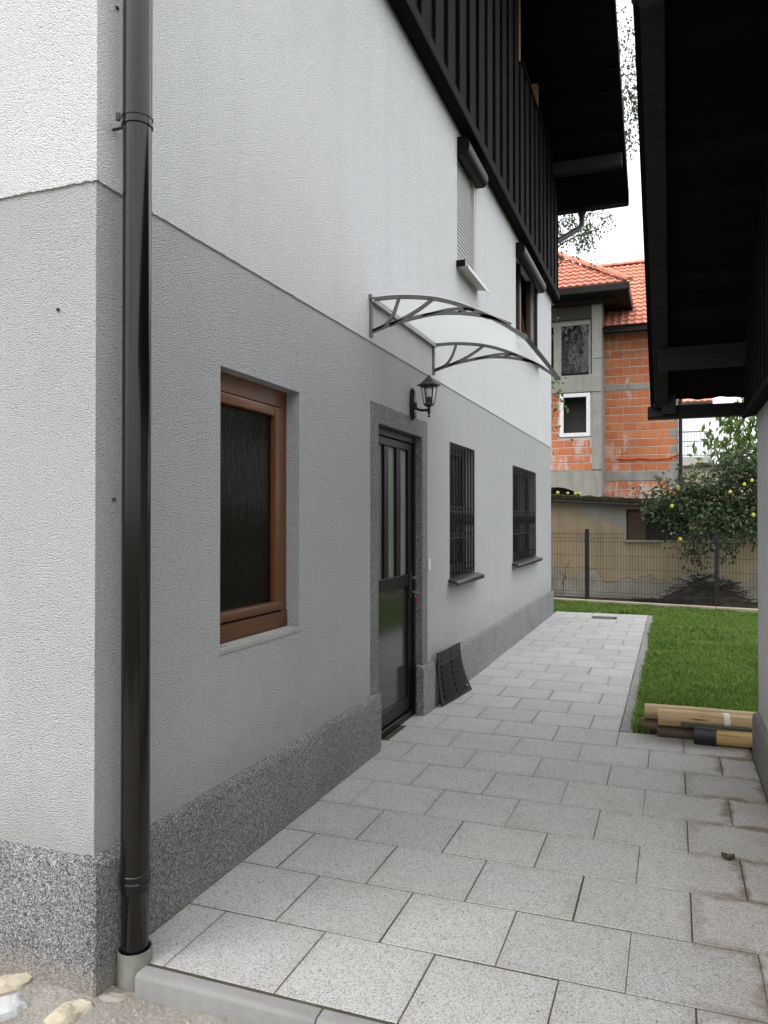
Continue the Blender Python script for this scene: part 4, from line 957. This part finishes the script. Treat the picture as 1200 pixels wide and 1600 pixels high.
wv = obj('window', MB().box(-2.36,-2.30,YBAY+.1,YBAY+.18,5.92,7.62).box(-3.42,-3.19,YBAY+.1,YBAY+.18,5.92,7.46).box(BW[0],-2.36,YBAY+.1,YBAY+.18,7.46,7.62).box(BW[0],BW[0]+.1,YBAY+.1,YBAY+.18,5.92,7.46), 'old_concrete', BH, label='large loggia window reflecting tree branches')
obj('pane', MB().box(-3.19,-2.36,YBAY+.14,YBAY+.145,5.90,7.46), 'glass', wv); obj('pane', MB().box(BW[0]+.1,-3.42,YBAY+.14,YBAY+.145,5.90,7.46), 'glass', wv)
obj('backing', MB().box(BX0,-2.1,YBAY+.5,YBAY+.55,5.9,8.2), 'interior', wv)
obj('lintel', MB().box(BX0,-1.99,YBAY+.0,YBAY+.25,7.62,8.2), 'interior', BH); obj('eaves_beam', MB().box(BX0,-1.6,YBAY-.25,YBAY-.02,8.02,8.25), 'beam_wood', BH)
# roofs with interlocking tiles
def tiles(rows, ustart, uend, org, du, ds, nrm_, exp=.33, wave=.215):
    """rows of wavy tiles; org eave point, du along eave, ds up the slope"""
    m = MB(); org, du, ds, nrm_ = map(Vector, (org, du, ds, nrm_))
    for r_ in range(rows):
        a, b = ustart(r_), uend(r_)
        if b-a < .05: continue
        n = max(2, int((b-a)/wave*6)); base = len(m.v)
        for j, (s, lift) in enumerate(((r_*exp, .0),(r_*exp, .055),((r_+1)*exp+.02, .012))):
            for i in range(n+1):
                u = a+(b-a)*i/n; ph = 2*math.pi*(u+(r_ % 2)*wave*.0)/wave
                h = .028*max(-.35, math.sin(ph)) if j else -.01
                m.v.append(tuple(org+du*u+ds*s+nrm_*(lift+h)))
        for j in range(2): m.f += [(base+j*(n+1)+i, base+j*(n+1)+i+1, base+(j+1)*(n+1)+i+1, base+(j+1)*(n+1)+i) for i in range(n)]
    return m
pit = R(37); ds = (0, math.cos(pit), math.sin(pit)); nr = (0, -math.sin(pit), math.cos(pit))
EM = (0, 24.55, 7.42); rl = 5.3
rfm = obj('roof', MB().hexa([(-6.5,EM[1],EM[2]-.16),(.8,EM[1],EM[2]-.16),(.8,EM[1]+rl*ds[1],EM[2]-.16+rl*ds[2]),(-6.5,EM[1]+rl*ds[1],EM[2]-.16+rl*ds[2]),(-6.5,EM[1],EM[2]-.02),(.8,EM[1],EM[2]-.02),(.8,EM[1]+rl*ds[1],EM[2]-.02+rl*ds[2]),(-6.5,EM[1]+rl*ds[1],EM[2]-.02+rl*ds[2])]), 'interior', BH)
stuff(obj('roof_tiles', tiles(16, lambda r: -3.6, lambda r: .8, EM, (1,0,0), ds, nr), 'roof_tile', rfm))
RT = mesh('ridge_tile', MB().prism([(.13*math.cos(a),.11*math.sin(a)) for a in np.linspace(0,math.pi,9)]+[(-.10,-.0),(.10,0)][::-1], 'x', -.21, .21), smooth=True); RT.materials.append(M('roof_tile'))
# profile lies in y,z; laid along x
for k in range(11): inst('ridge_tile', RT, rfm, (-3.4+k*.40, EM[1]+rl*ds[1], EM[2]+rl*ds[2]+.03), (0, R(2.5), 0))
m = MB()
m.prism([(EM[1]-.16+.08*math.cos(a), EM[2]+.0+.08*math.sin(a)) for a in np.linspace(math.pi,2*math.pi,8)]+[(EM[1]-.09,EM[2]),(EM[1]-.22,EM[2])][:0], 'x', -1.95, .8); obj('gutter', m, 'gutter', rfm)
# hipped roof over the bay
EB = Vector((-1.16, 23.25, 8.38)); hl = 4.2
p2 = R(36); dsb = (0, math.cos(p2), math.sin(p2)); nrb = (0,-math.sin(p2),math.cos(p2)); hipk = math.cos(p2)*.95
ze = EB.z; top_ = (EB.x-hl*hipk, EB.y+hl*dsb[1], ze+hl*dsb[2])
rb = obj('bay_roof', MB().add([(-7,EB.y,ze-.03),tuple(EB-Vector((0,0,.03))),(top_[0],top_[1],top_[2]-.03),(-7,top_[1],top_[2]-.03),(EB.x,top_[1]+1.0,ze-.03),(-7,EB.y,ze-.18),(EB.x,EB.y,ze-.18),(EB.x,top_[1]+1.0,ze-.18),(-7,top_[1]+1,ze-.18)], [(0,1,2,3),(1,4,2),(0,5,6,1),(1,6,7,4),(5,8,7,6)]), 'interior', BH)
stuff(obj('roof_tiles', tiles(13, lambda r: -5.0-EB.x, lambda r: -r*.33*hipk-.04, EB, (1,0,0), dsb, nrb), 'roof_tile', rb))
hd_ = (Vector(top_)-EB).normalized(); hang = math.atan2(hd_.y, hd_.x); hel = math.asin(hd_.z)
for k in range(11): inst('ridge_tile', RT, rb, EB+hd_*(.15+k*.40)+Vector((0,-.02,.06)), (0, -hel-R(3), hang))
obj('fascia', MB().box(-7,EB.x+.02,EB.y-.03,EB.y,ze-.19,ze-.01).box(EB.x,EB.x+.03,EB.y,EB.y+2.6,ze-.30,ze-.01), 'gutter', rb)
obj('soffit', MB().box(-7,EB.x,EB.y+.0,EB.y+2.5,ze-.21,ze-.182), 'beam_wood', rb)
obj('downpipe', MB().tube([(.25,YM-.06,7.3),(.25,YM-.06,.5)], .06, 10), 'gutter', BH, smooth=True)
# cables on and before the block wall
cab = [(-1.62,YM-.03,3.40),(-1.3,YM-.04,3.38),(-.9,YM-.04,3.40),(-.5,YM-.05,3.36),(-.1,YM-.05,3.38),(.2,YM-.05,3.50)]
obj('cable', MB().tube(cab, .022, 6), 'orange_cable', BH)
def wire(name, a, b, sag, label):
    a, b = Vector(a), Vector(b); o = MB().tube([tuple(a.lerp(b, t)+Vector((0,0,-sag*4*t*(1-t)))) for t in np.linspace(0,1,17)], .010, 5); q_ = obj(name, o, 'dark_cable'); return tag(q_, label, 'cable')
wire('overhead_wire', (-2.2,23.9,6.35), (6.5,20,7.2), .25, 'thin overhead wire sagging from the concrete column to the right')
wire('overhead_wire', (-1.35,23.3,8.25), (6.5,19,9.0), .2, 'thin overhead wire from the bay roof corner to the right')

# pale house far behind with balcony and tiled roof
FH = thing('far_house', (-1,42,0), 'far pale house with a white railed balcony beyond the block house', 'house')
obj('wall', MB().box(-7,.10,40,50,-.1,7.0), 'plaster_far', FH)
bal = obj('balcony', MB().box(-2,1.05,38.6,41,4.02,4.42).prism([(1.05,38.6)]+[(1.05+.75*math.sin(a), 39.8-1.2*math.cos(a)) for a in np.linspace(.1,math.pi-.1,10)]+[(1.05,41)], 'z', 4.15, 4.42), 'plaster_far', FH)
rp = [(-2,38.65),(1.1,38.65)]+[(1.1+.68*math.sin(a), 39.8-1.15*math.cos(a)) for a in np.linspace(.25,math.pi/2+.6,8)]
for z, rr in ((4.5,.025),(5.15,.025),(5.60,.035)): obj('rail', MB().tube([(x,y,z) for x,y in rp], rr, 5), 'rail_white', bal)
for x in np.linspace(-1.4,1.0,17): obj('baluster', MB().box(x-.012,x+.012,38.64,38.664,4.42,5.58), 'rail_white', bal)
for x, y in rp[1:]: obj('baluster', MB().box(x-.016,x+.016,y-.016,y+.016,4.42,5.6), 'rail_white', bal)
frf = obj('roof', MB().hexa([(-8,37.9,6.70),(1.75,37.9,6.70),(1.75,43,10.2),(-8,43,10.2),(-8,37.9,6.86),(1.75,37.9,6.86),(1.75,43,10.36),(-8,43,10.36)]), 'interior', FH)
stuff(obj('roof_tiles', tiles(14, lambda r: -3., lambda r: 1.75, (0,37.9,6.88), (1,0,0), (0,.825,.566), (0,-.566,.825), .42, .3), 'roof_tile', frf))
obj('gutter', MB().box(-8,1.75,37.76,37.9,6.62,6.78), 'gutter', frf)
# low sandy building with clapboards
LB = thing('clapboard_building', (2.5,47,0), 'low sand coloured clapboard building behind the quince tree', 'building')
obj('wall', MB().box(-1,6,45,48,-.1,4.3), 'siding_far', LB)
for k in range(12): obj('clapboard', MB().prism([(44.93,1.0+k*.28),(45.0,1.0+k*.28),(45.0,1.28+k*.28),(44.985,1.28+k*.28)], 'x', -1, 6), 'siding_far', LB)
obj('roof', MB().box(-1.2,6.2,44.7,48.3,4.36,4.48), 'gutter', LB)

# ============================================================ vegetation
def leaves(centers, size, spread, n_per, droop=.4, aspect=.55, seed=1):
    """many single leaves (two folded triangles pairs) scattered in little clumps"""
    r = np.random.default_rng(seed); C = np.repeat(np.asarray(centers), n_per, 0); N = len(C)
    P = C + r.normal(0, 1, (N,3))*spread
    d = r.normal(0, 1, (N,3)); d[:,2] -= droop*1.5; d /= np.linalg.norm(d, axis=1)[:,None]
    u = np.cross(d, r.normal(0,1,(N,3))); u /= np.linalg.norm(u, axis=1)[:,None]; nn = np.cross(d, u)
    s = (size*r.uniform(.65, 1.25, N))[:,None]
    V = np.stack([P, P+d*s*.5+u*s*aspect*.5+nn*s*.08, P+d*s, P+d*s*.5-u*s*aspect*.5+nn*s*.08], 1).reshape(-1,3)
    i = np.arange(N)*4; F = np.concatenate([np.stack([i,i+1,i+2],1), np.stack([i,i+2,i+3],1)])
    return V, F
def tri_obj(name, V, F, mat, parent=None):
    base = np.array(WL[parent.name]) if parent is not None else 0
    V = (V-base).astype(np.float32); me = bpy.data.meshes.new(name); me.vertices.add(len(V)); me.vertices.foreach_set('co', V.ravel())
    me.loops.add(len(F)*3); me.loops.foreach_set('vertex_index', F.astype(np.int32).ravel()); me.polygons.add(len(F)); me.polygons.foreach_set('loop_start', np.arange(0, len(F)*3, 3, dtype=np.int32))
    me.update(calc_edges=True); me.materials.append(M(mat)); return link(bpy.data.objects.new(name, me), parent)
def wander(a, b, n, jit, sag=0):
    a, b = Vector(a), Vector(b); out = []
    for i in range(n+1):
        t = i/n; p = a.lerp(b, t); p += Vector((random.gauss(0,jit), random.gauss(0,jit), random.gauss(0,jit)))*(1 if 0 < i < n else 0); p.z += sag*4*t*(1-t); out.append(p)
    return out

# quince tree behind the fence
Q = thing('quince_tree', (2.15,14.85,0), 'dark leafy quince tree with yellow fruit hanging over the fence', 'tree')
tr = MB().tube([(2.15,14.85,-.05),(2.10,14.84,.5),(2.02,14.82,1.1),(1.95,14.8,1.6)], [.10,.085,.075,.06], 9); cent = []
tips = [(-.36,14.75,1.95),(-.08,14.5,2.05),(.15,14.8,2.10),(.55,14.6,2.22),(.9,14.8,2.38),(1.3,14.7,2.6),(.0,14.5,1.62),(.35,14.3,1.45),(.75,14.4,1.5),(1.15,14.5,1.7),(.2,14.15,1.15),(.45,14.1,.95),(1.0,14.2,1.25),(.65,14.7,2.0),(1.1,14.9,2.3),(1.5,14.6,2.5),(1.5,14.4,1.9),(2.0,14.6,3.1),(2.6,14.8,2.7),(2.9,14.6,2.1),(-.2,14.6,1.72)]
for i, t_ in enumerate(tips):
    p = wander((1.95,14.8,1.3+.15*random.random()), t_, 6, .05, .12); tr.tube(p, [.035-.028*k/6 for k in range(7)], 5)
    dens = 1 if t_[0] < .6 else 1.25
    for k in range(2, 7):
        for q_ in range(int(5*dens*(k/4))):
            cent.append(p[k]+Vector((random.gauss(0,.16), random.gauss(0,.14), random.gauss(0,.12))))
    for k in (3,4,5,6):
        e_ = p[k]+Vector((random.uniform(-.35,.2), random.uniform(-.3,.2), random.uniform(-.25,.25))); tr.tube([p[k], p[k].lerp(e_,.5)+Vector((0,0,.03)), e_], .005, 4); cent += [e_, p[k].lerp(e_,.6)]
obj('trunk', tr, 'bark', Q, smooth=True, ang=80)
V, F = leaves([tuple(c) for c in cent], .074, .085, 18, .35, .6, 3); stuff(tri_obj('crown', V, F, 'leaf_quince', Q))
def pxpt(u, v, y):
    f = 1200; X = (u-600)/f; Z = -(v-800)/f; pi_ = R(.55); ya = R(20.56); Y2 = math.cos(pi_)-Z*math.sin(pi_); Z2 = math.sin(pi_)+Z*math.cos(pi_)
    x = X*math.cos(ya)-Y2*math.sin(ya); yy = X*math.sin(ya)+Y2*math.cos(ya); t = y/yy; return Vector((x*t, y, 1.5+Z2*t))
for u, v, y in ((1060,762,14.28),(1141,769,14.15),(1163,757,14.2),(1175,751,14.25),(1050,791,14.2),(1063,843,13.98),(1177,805,14.2)):
    c = pxpt(u, v, y); rr = random.uniform(.027,.037); obj('fruit', MB().lathe([(rr*.2,-rr*1.0),(rr*.75,-rr*.75),(rr,-.1*rr),(rr*.85,rr*.5),(rr*.4,rr*1.05),(rr*.1,rr*1.2)], tuple(c), 12), 'quince', Q, smooth=True)

# bright leafy tree further right
T = thing('walnut_tree', (4.3,19.5,0), 'bright green large leaved tree rising behind the quince at right', 'tree')
tr = MB().tube([(4.3,19.5,-.05),(4.25,19.5,1.5),(4.1,19.45,3.0),(4.0,19.4,5)], [.17,.14,.11,.07], 9); cent = []
for i in range(34):
    a = random.uniform(0,6.28); rr = random.uniform(.7,2.35); zz = random.uniform(2.6,6.6); t_ = (4.1+rr*math.cos(a), 19.4+rr*math.sin(a)*.9, zz)
    p = wander((4.15,19.45,min(zz-.4,3.6)), t_, 5, .08, .25); tr.tube(p, [.05-.04*k/5 for k in range(6)], 5)
    for k in range(2,6):
        for q_ in range(6): cent.append(p[k]+Vector((random.gauss(0,.25), random.gauss(0,.25), random.gauss(0,.2))))
obj('trunk', tr, 'bark', T, smooth=True, ang=80)
for t_ in ((1.45,19.0,3.6),(1.6,18.9,3.1),(1.05,18.8,3.2),(1.25,18.8,2.95),(1.7,18.9,2.7),(1.7,18.9,3.95),(1.35,18.9,3.9),(1.9,18.9,3.4)):
    for q_ in range(14): cent.append(Vector(t_)+Vector((random.gauss(0,.20), random.gauss(0,.2), random.gauss(0,.16))))
V, F = leaves([tuple(c) for c in cent], .20, .14, 8, 1.0, .36, 5); stuff(tri_obj('crown', V, F, 'leaf_bright', T))

# tall birch whose hanging twigs show between the roofs
B = thing('birch_tree', (-4.2,20.6,0), 'tall birch with hanging small leaved twigs above the roofs', 'tree')
tr = MB().tube([(-4.2,20.6,-.05),(-4.15,20.6,4),(-4.0,20.55,8),(-3.8,20.5,12),(-3.7,20.5,16)], [.22,.18,.14,.09,.03], 10); cent = []; tw = MB()
def hang(p, ln, n, lean):
    pts = [p + Vector((lean[0]*t*ln, lean[1]*t*ln, -ln*t)) + Vector((random.gauss(0,.04), random.gauss(0,.04), 0))*(t > 0) for t in np.linspace(0,1,6)]
    tw.tube(pts, [.012-.009*k/5 for k in range(6)], 4)
    for k in range(n): 
        t = random.random()**.8; i = min(4, int(t*5)); cent.append(pts[i].lerp(pts[i+1], t*5-i)+Vector((random.gauss(0,.09), random.gauss(0,.09), random.gauss(0,.06))))
for i in range(60):
    z = random.uniform(8.5, 15.5); a = random.uniform(0,6.28); rr = random.uniform(1.0,2.6)*(1-(z-8)/14); s_ = Vector((-3.95+.03*(z-8),20.55,z-.8)); e_ = Vector((-3.9+rr*math.cos(a),20.5+rr*math.sin(a),z+.4))
    p = wander(s_, e_, 5, .06, .3); tr.tube(p, [.04-.03*k/5 for k in range(6)], 5)
    for k in range(2,6): hang(p[k], random.uniform(.5,1.5), 22, (random.gauss(0,.15), random.gauss(0,.15)))
# boughs reaching right into view
for u, v, ln, n in ((905,318,1.1,80),(925,322,1.15,80),(888,322,1.0,70),(940,322,.75,40),(872,330,.8,60),(915,330,.9,60),(948,330,.35,16),(972,120,1.9,60),(985,60,2.2,75),(978,20,1.5,45),(992,90,1.7,55),(998,140,1.0,26),(976,190,1.0,30),(986,-60,2.4,50),(970,-90,2.5,50),(968,60,2.2,70),(974,150,1.6,60),(990,150,1.2,40),(982,100,2.0,70)):
    p0 = pxpt(u, v, 19.6); s_ = Vector((-3.95,20.5,p0.z+2.6)); p = wander(s_, p0, 7, .05, .5); tr.tube(p, [.035-.028*k/7 for k in range(8)], 5); hang(p0, ln, n, (random.gauss(.02,.06), 0))
for i in range(34): hang(Vector((random.uniform(-4.7,-3.05), random.uniform(19.5,21.2), random.uniform(8.2,9.2))), random.uniform(1.2,2.7), 45, (random.gauss(0,.06), random.gauss(0,.06)))
obj('trunk', tr, 'birch_twig', B, smooth=True, ang=80); stuff(obj('twigs', tw, 'birch_twig', B))
V, F = leaves([tuple(c) for c in cent for _ in range(2)], .078, .05, 1, .9, .66, 9); stuff(tri_obj('crown', V, F, 'leaf_birch', B))

# self sown sapling reaching up before the bay
A = thing('young_sapling', (-3.15,18.9,0), 'thin sapling with sparse leaves showing past the house corner', 'sapling')
p = wander((-3.15,18.9,-.02), (-2.72,18.85,4.75), 8, .05); tw2 = MB().tube(p, [.022-.017*k/8 for k in range(9)], 6); cent = []
for u, v in ((868,600),(872,612),(878,625),(882,636),(866,640),(874,592),(866,585)):
    e_ = pxpt(u, v, 18.7); q_ = wander(p[6], e_, 3, .03); tw2.tube(q_, .004, 4); cent += [e_+Vector((random.gauss(0,.05),0,random.gauss(0,.05))) for _ in range(5)]
for k in range(3,9): cent += [p[k]+Vector((random.gauss(0,.15), random.gauss(0,.15), random.gauss(0,.15))) for _ in range(7)]
obj('stem', tw2, 'birch_twig', A); V, F = leaves([tuple(c) for c in cent], .12, .03, 1, .7, .6, 11); stuff(tri_obj('leaves', V, F, 'leaf_weed', A))

# brush pile behind the fence
tw = MB()
for i in range(520):
    x = random.gauss(.55,.36); t_ = max(0, 1-((x-.55)/.85)**2); z = random.uniform(0, .50*t_+.03); y = 14.55+random.uniform(-.3,.35)*(1.1-z); a = random.uniform(0,6.28); L_ = random.uniform(.15,.45); sl_ = random.gauss(0,.2)
    c = Vector((x,y,z)); d_ = Vector((math.cos(a), .5*math.sin(a), sl_))*L_/2; tw.tube([c-d_, c+Vector((0,0,random.uniform(-.02,.04))), c+d_], random.uniform(.003,.008), 4, False)
for i in range(60):
    x = random.uniform(-.6,-.05); c = Vector((x,14.4+random.uniform(-.1,.2),.02+random.random()*.05)); a = random.gauss(0,.4); d_ = Vector((math.cos(a),.3*math.sin(a),random.gauss(0,.1)))*.2; tw.tube([c-d_,c+d_], .005, 4, False)
o = obj('brush_pile', tw, 'twig'); tag(o, 'heap of dark cut twigs behind the wire fence', 'brush pile'); stuff(o)
mnd = MB(); N = 20
for j in range(N+1):
    for i in range(N+1):
        x, y = -.35+1.8*i/N, 14.25+.7*j/N; t_ = max(0, 1-((x-.55)/.85)**2-((y-14.58)/.36)**2); mnd.v.append((x,y,-.04+.40*t_+.05*noise.noise((x*6,y*6,0))))
mnd.f = [(j*(N+1)+i,j*(N+1)+i+1,(j+1)*(N+1)+i+1,(j+1)*(N+1)+i) for j in range(N) for i in range(N)]
o = obj('compost_heap', mnd, 'dark_soil', smooth=True); tag(o, 'dark rotted heap under the cut twigs behind the fence', 'heap')
# weeds along the foot of the fence
wd = thing('dry_weed', (-2.0,14.62,0), 'thin bent dry weed stalk against the shed left of the post', 'weed')
stm = [pxpt(879,937,14.6), pxpt(881,905,14.6), pxpt(884,888,14.6), pxpt(890,877,14.6), pxpt(896,875,14.6)]
obj('stalk', MB().tube(stm, [.008,.006,.005,.004,.002], 5), 'twig', wd)
V, F = leaves([tuple(stm[1]+Vector((random.gauss(0,.04),0,random.gauss(0,.1)))) for _ in range(14)], .05, .01, 1, .3, .5, 4); tri_obj('leaves', V, F, 'leaf_weed', wd)

# grass
def blades(regions, seed):
    r = np.random.default_rng(seed); Vs, Fs, off = [], [], 0
    for (x0, x1, y0, y1, dens, h, cond) in regions:
        N = int((x1-x0)*(y1-y0)*dens); x = r.uniform(x0,x1,N); y = r.uniform(y0,y1,N)
        if cond: k_ = cond(x, y); x, y = x[k_], y[k_]; N = len(x)
        clump = .75+.5*np.array([noise.noise((float(a)*2.2, float(b)*2.2, 1.)) for a, b in zip(x, y)])
        hh = h*r.uniform(.4,1.35,N)*clump; a = r.uniform(0,6.283,N); wv = r.uniform(.0022,.0045,N)*(1+y*.08); ln = r.uniform(.15,.95,N)*hh; a2 = r.uniform(0,6.283,N)
        dx, dy = np.cos(a)*wv, np.sin(a)*wv; lx_, ly_ = np.cos(a2)*ln, np.sin(a2)*ln; z0 = np.full(N,-.014)
        P = np.stack([np.stack([x-dx,y-dy,z0],1), np.stack([x+dx,y+dy,z0],1), np.stack([x+lx_*.35+dx*.8,y+ly_*.35+dy*.8,z0+hh*.62],1), np.stack([x+lx_*.35-dx*.8,y+ly_*.35-dy*.8,z0+hh*.62],1), np.stack([x+lx_,y+ly_,z0+hh],1)],1).reshape(-1,3)
        i = np.arange(N)*5+off; Fs.append(np.concatenate([np.stack([i,i+1,i+2],1),np.stack([i,i+2,i+3],1),np.stack([i+3,i+2,i+4],1)])); Vs.append(P); off += N*5
    return np.concatenate(Vs), np.concatenate(Fs)
foot = lambda x, y: y < (FA.y + (x-FA.x)*FD.y/FD.x - .15)
V, F = blades([(-.262,.75,5.82,8.5,9500,.06,None),(-.262,1.35,8.5,13.95,4600,.065,foot),(.75,2.2,5.82,8.5,1500,.06,None),(1.35,4.5,8.5,13.8,900,.07,foot),(-3.2,-.26,12.74,14.4,4200,.07,foot),(-.275,-.235,5.75,12.7,5200,.075,None),(-.25,-.16,5.71,5.80,9000,.09,None)], 21)
g = tri_obj('grass', V, F, 'grass'); g['label'] = 'short green lawn grass beside the paved path'; g['category'] = 'grass'; stuff(g)

print('objects', len(bpy.data.objects), 'tris', sum(len(o.data.polygons) for o in bpy.data.objects if o.type == 'MESH'))
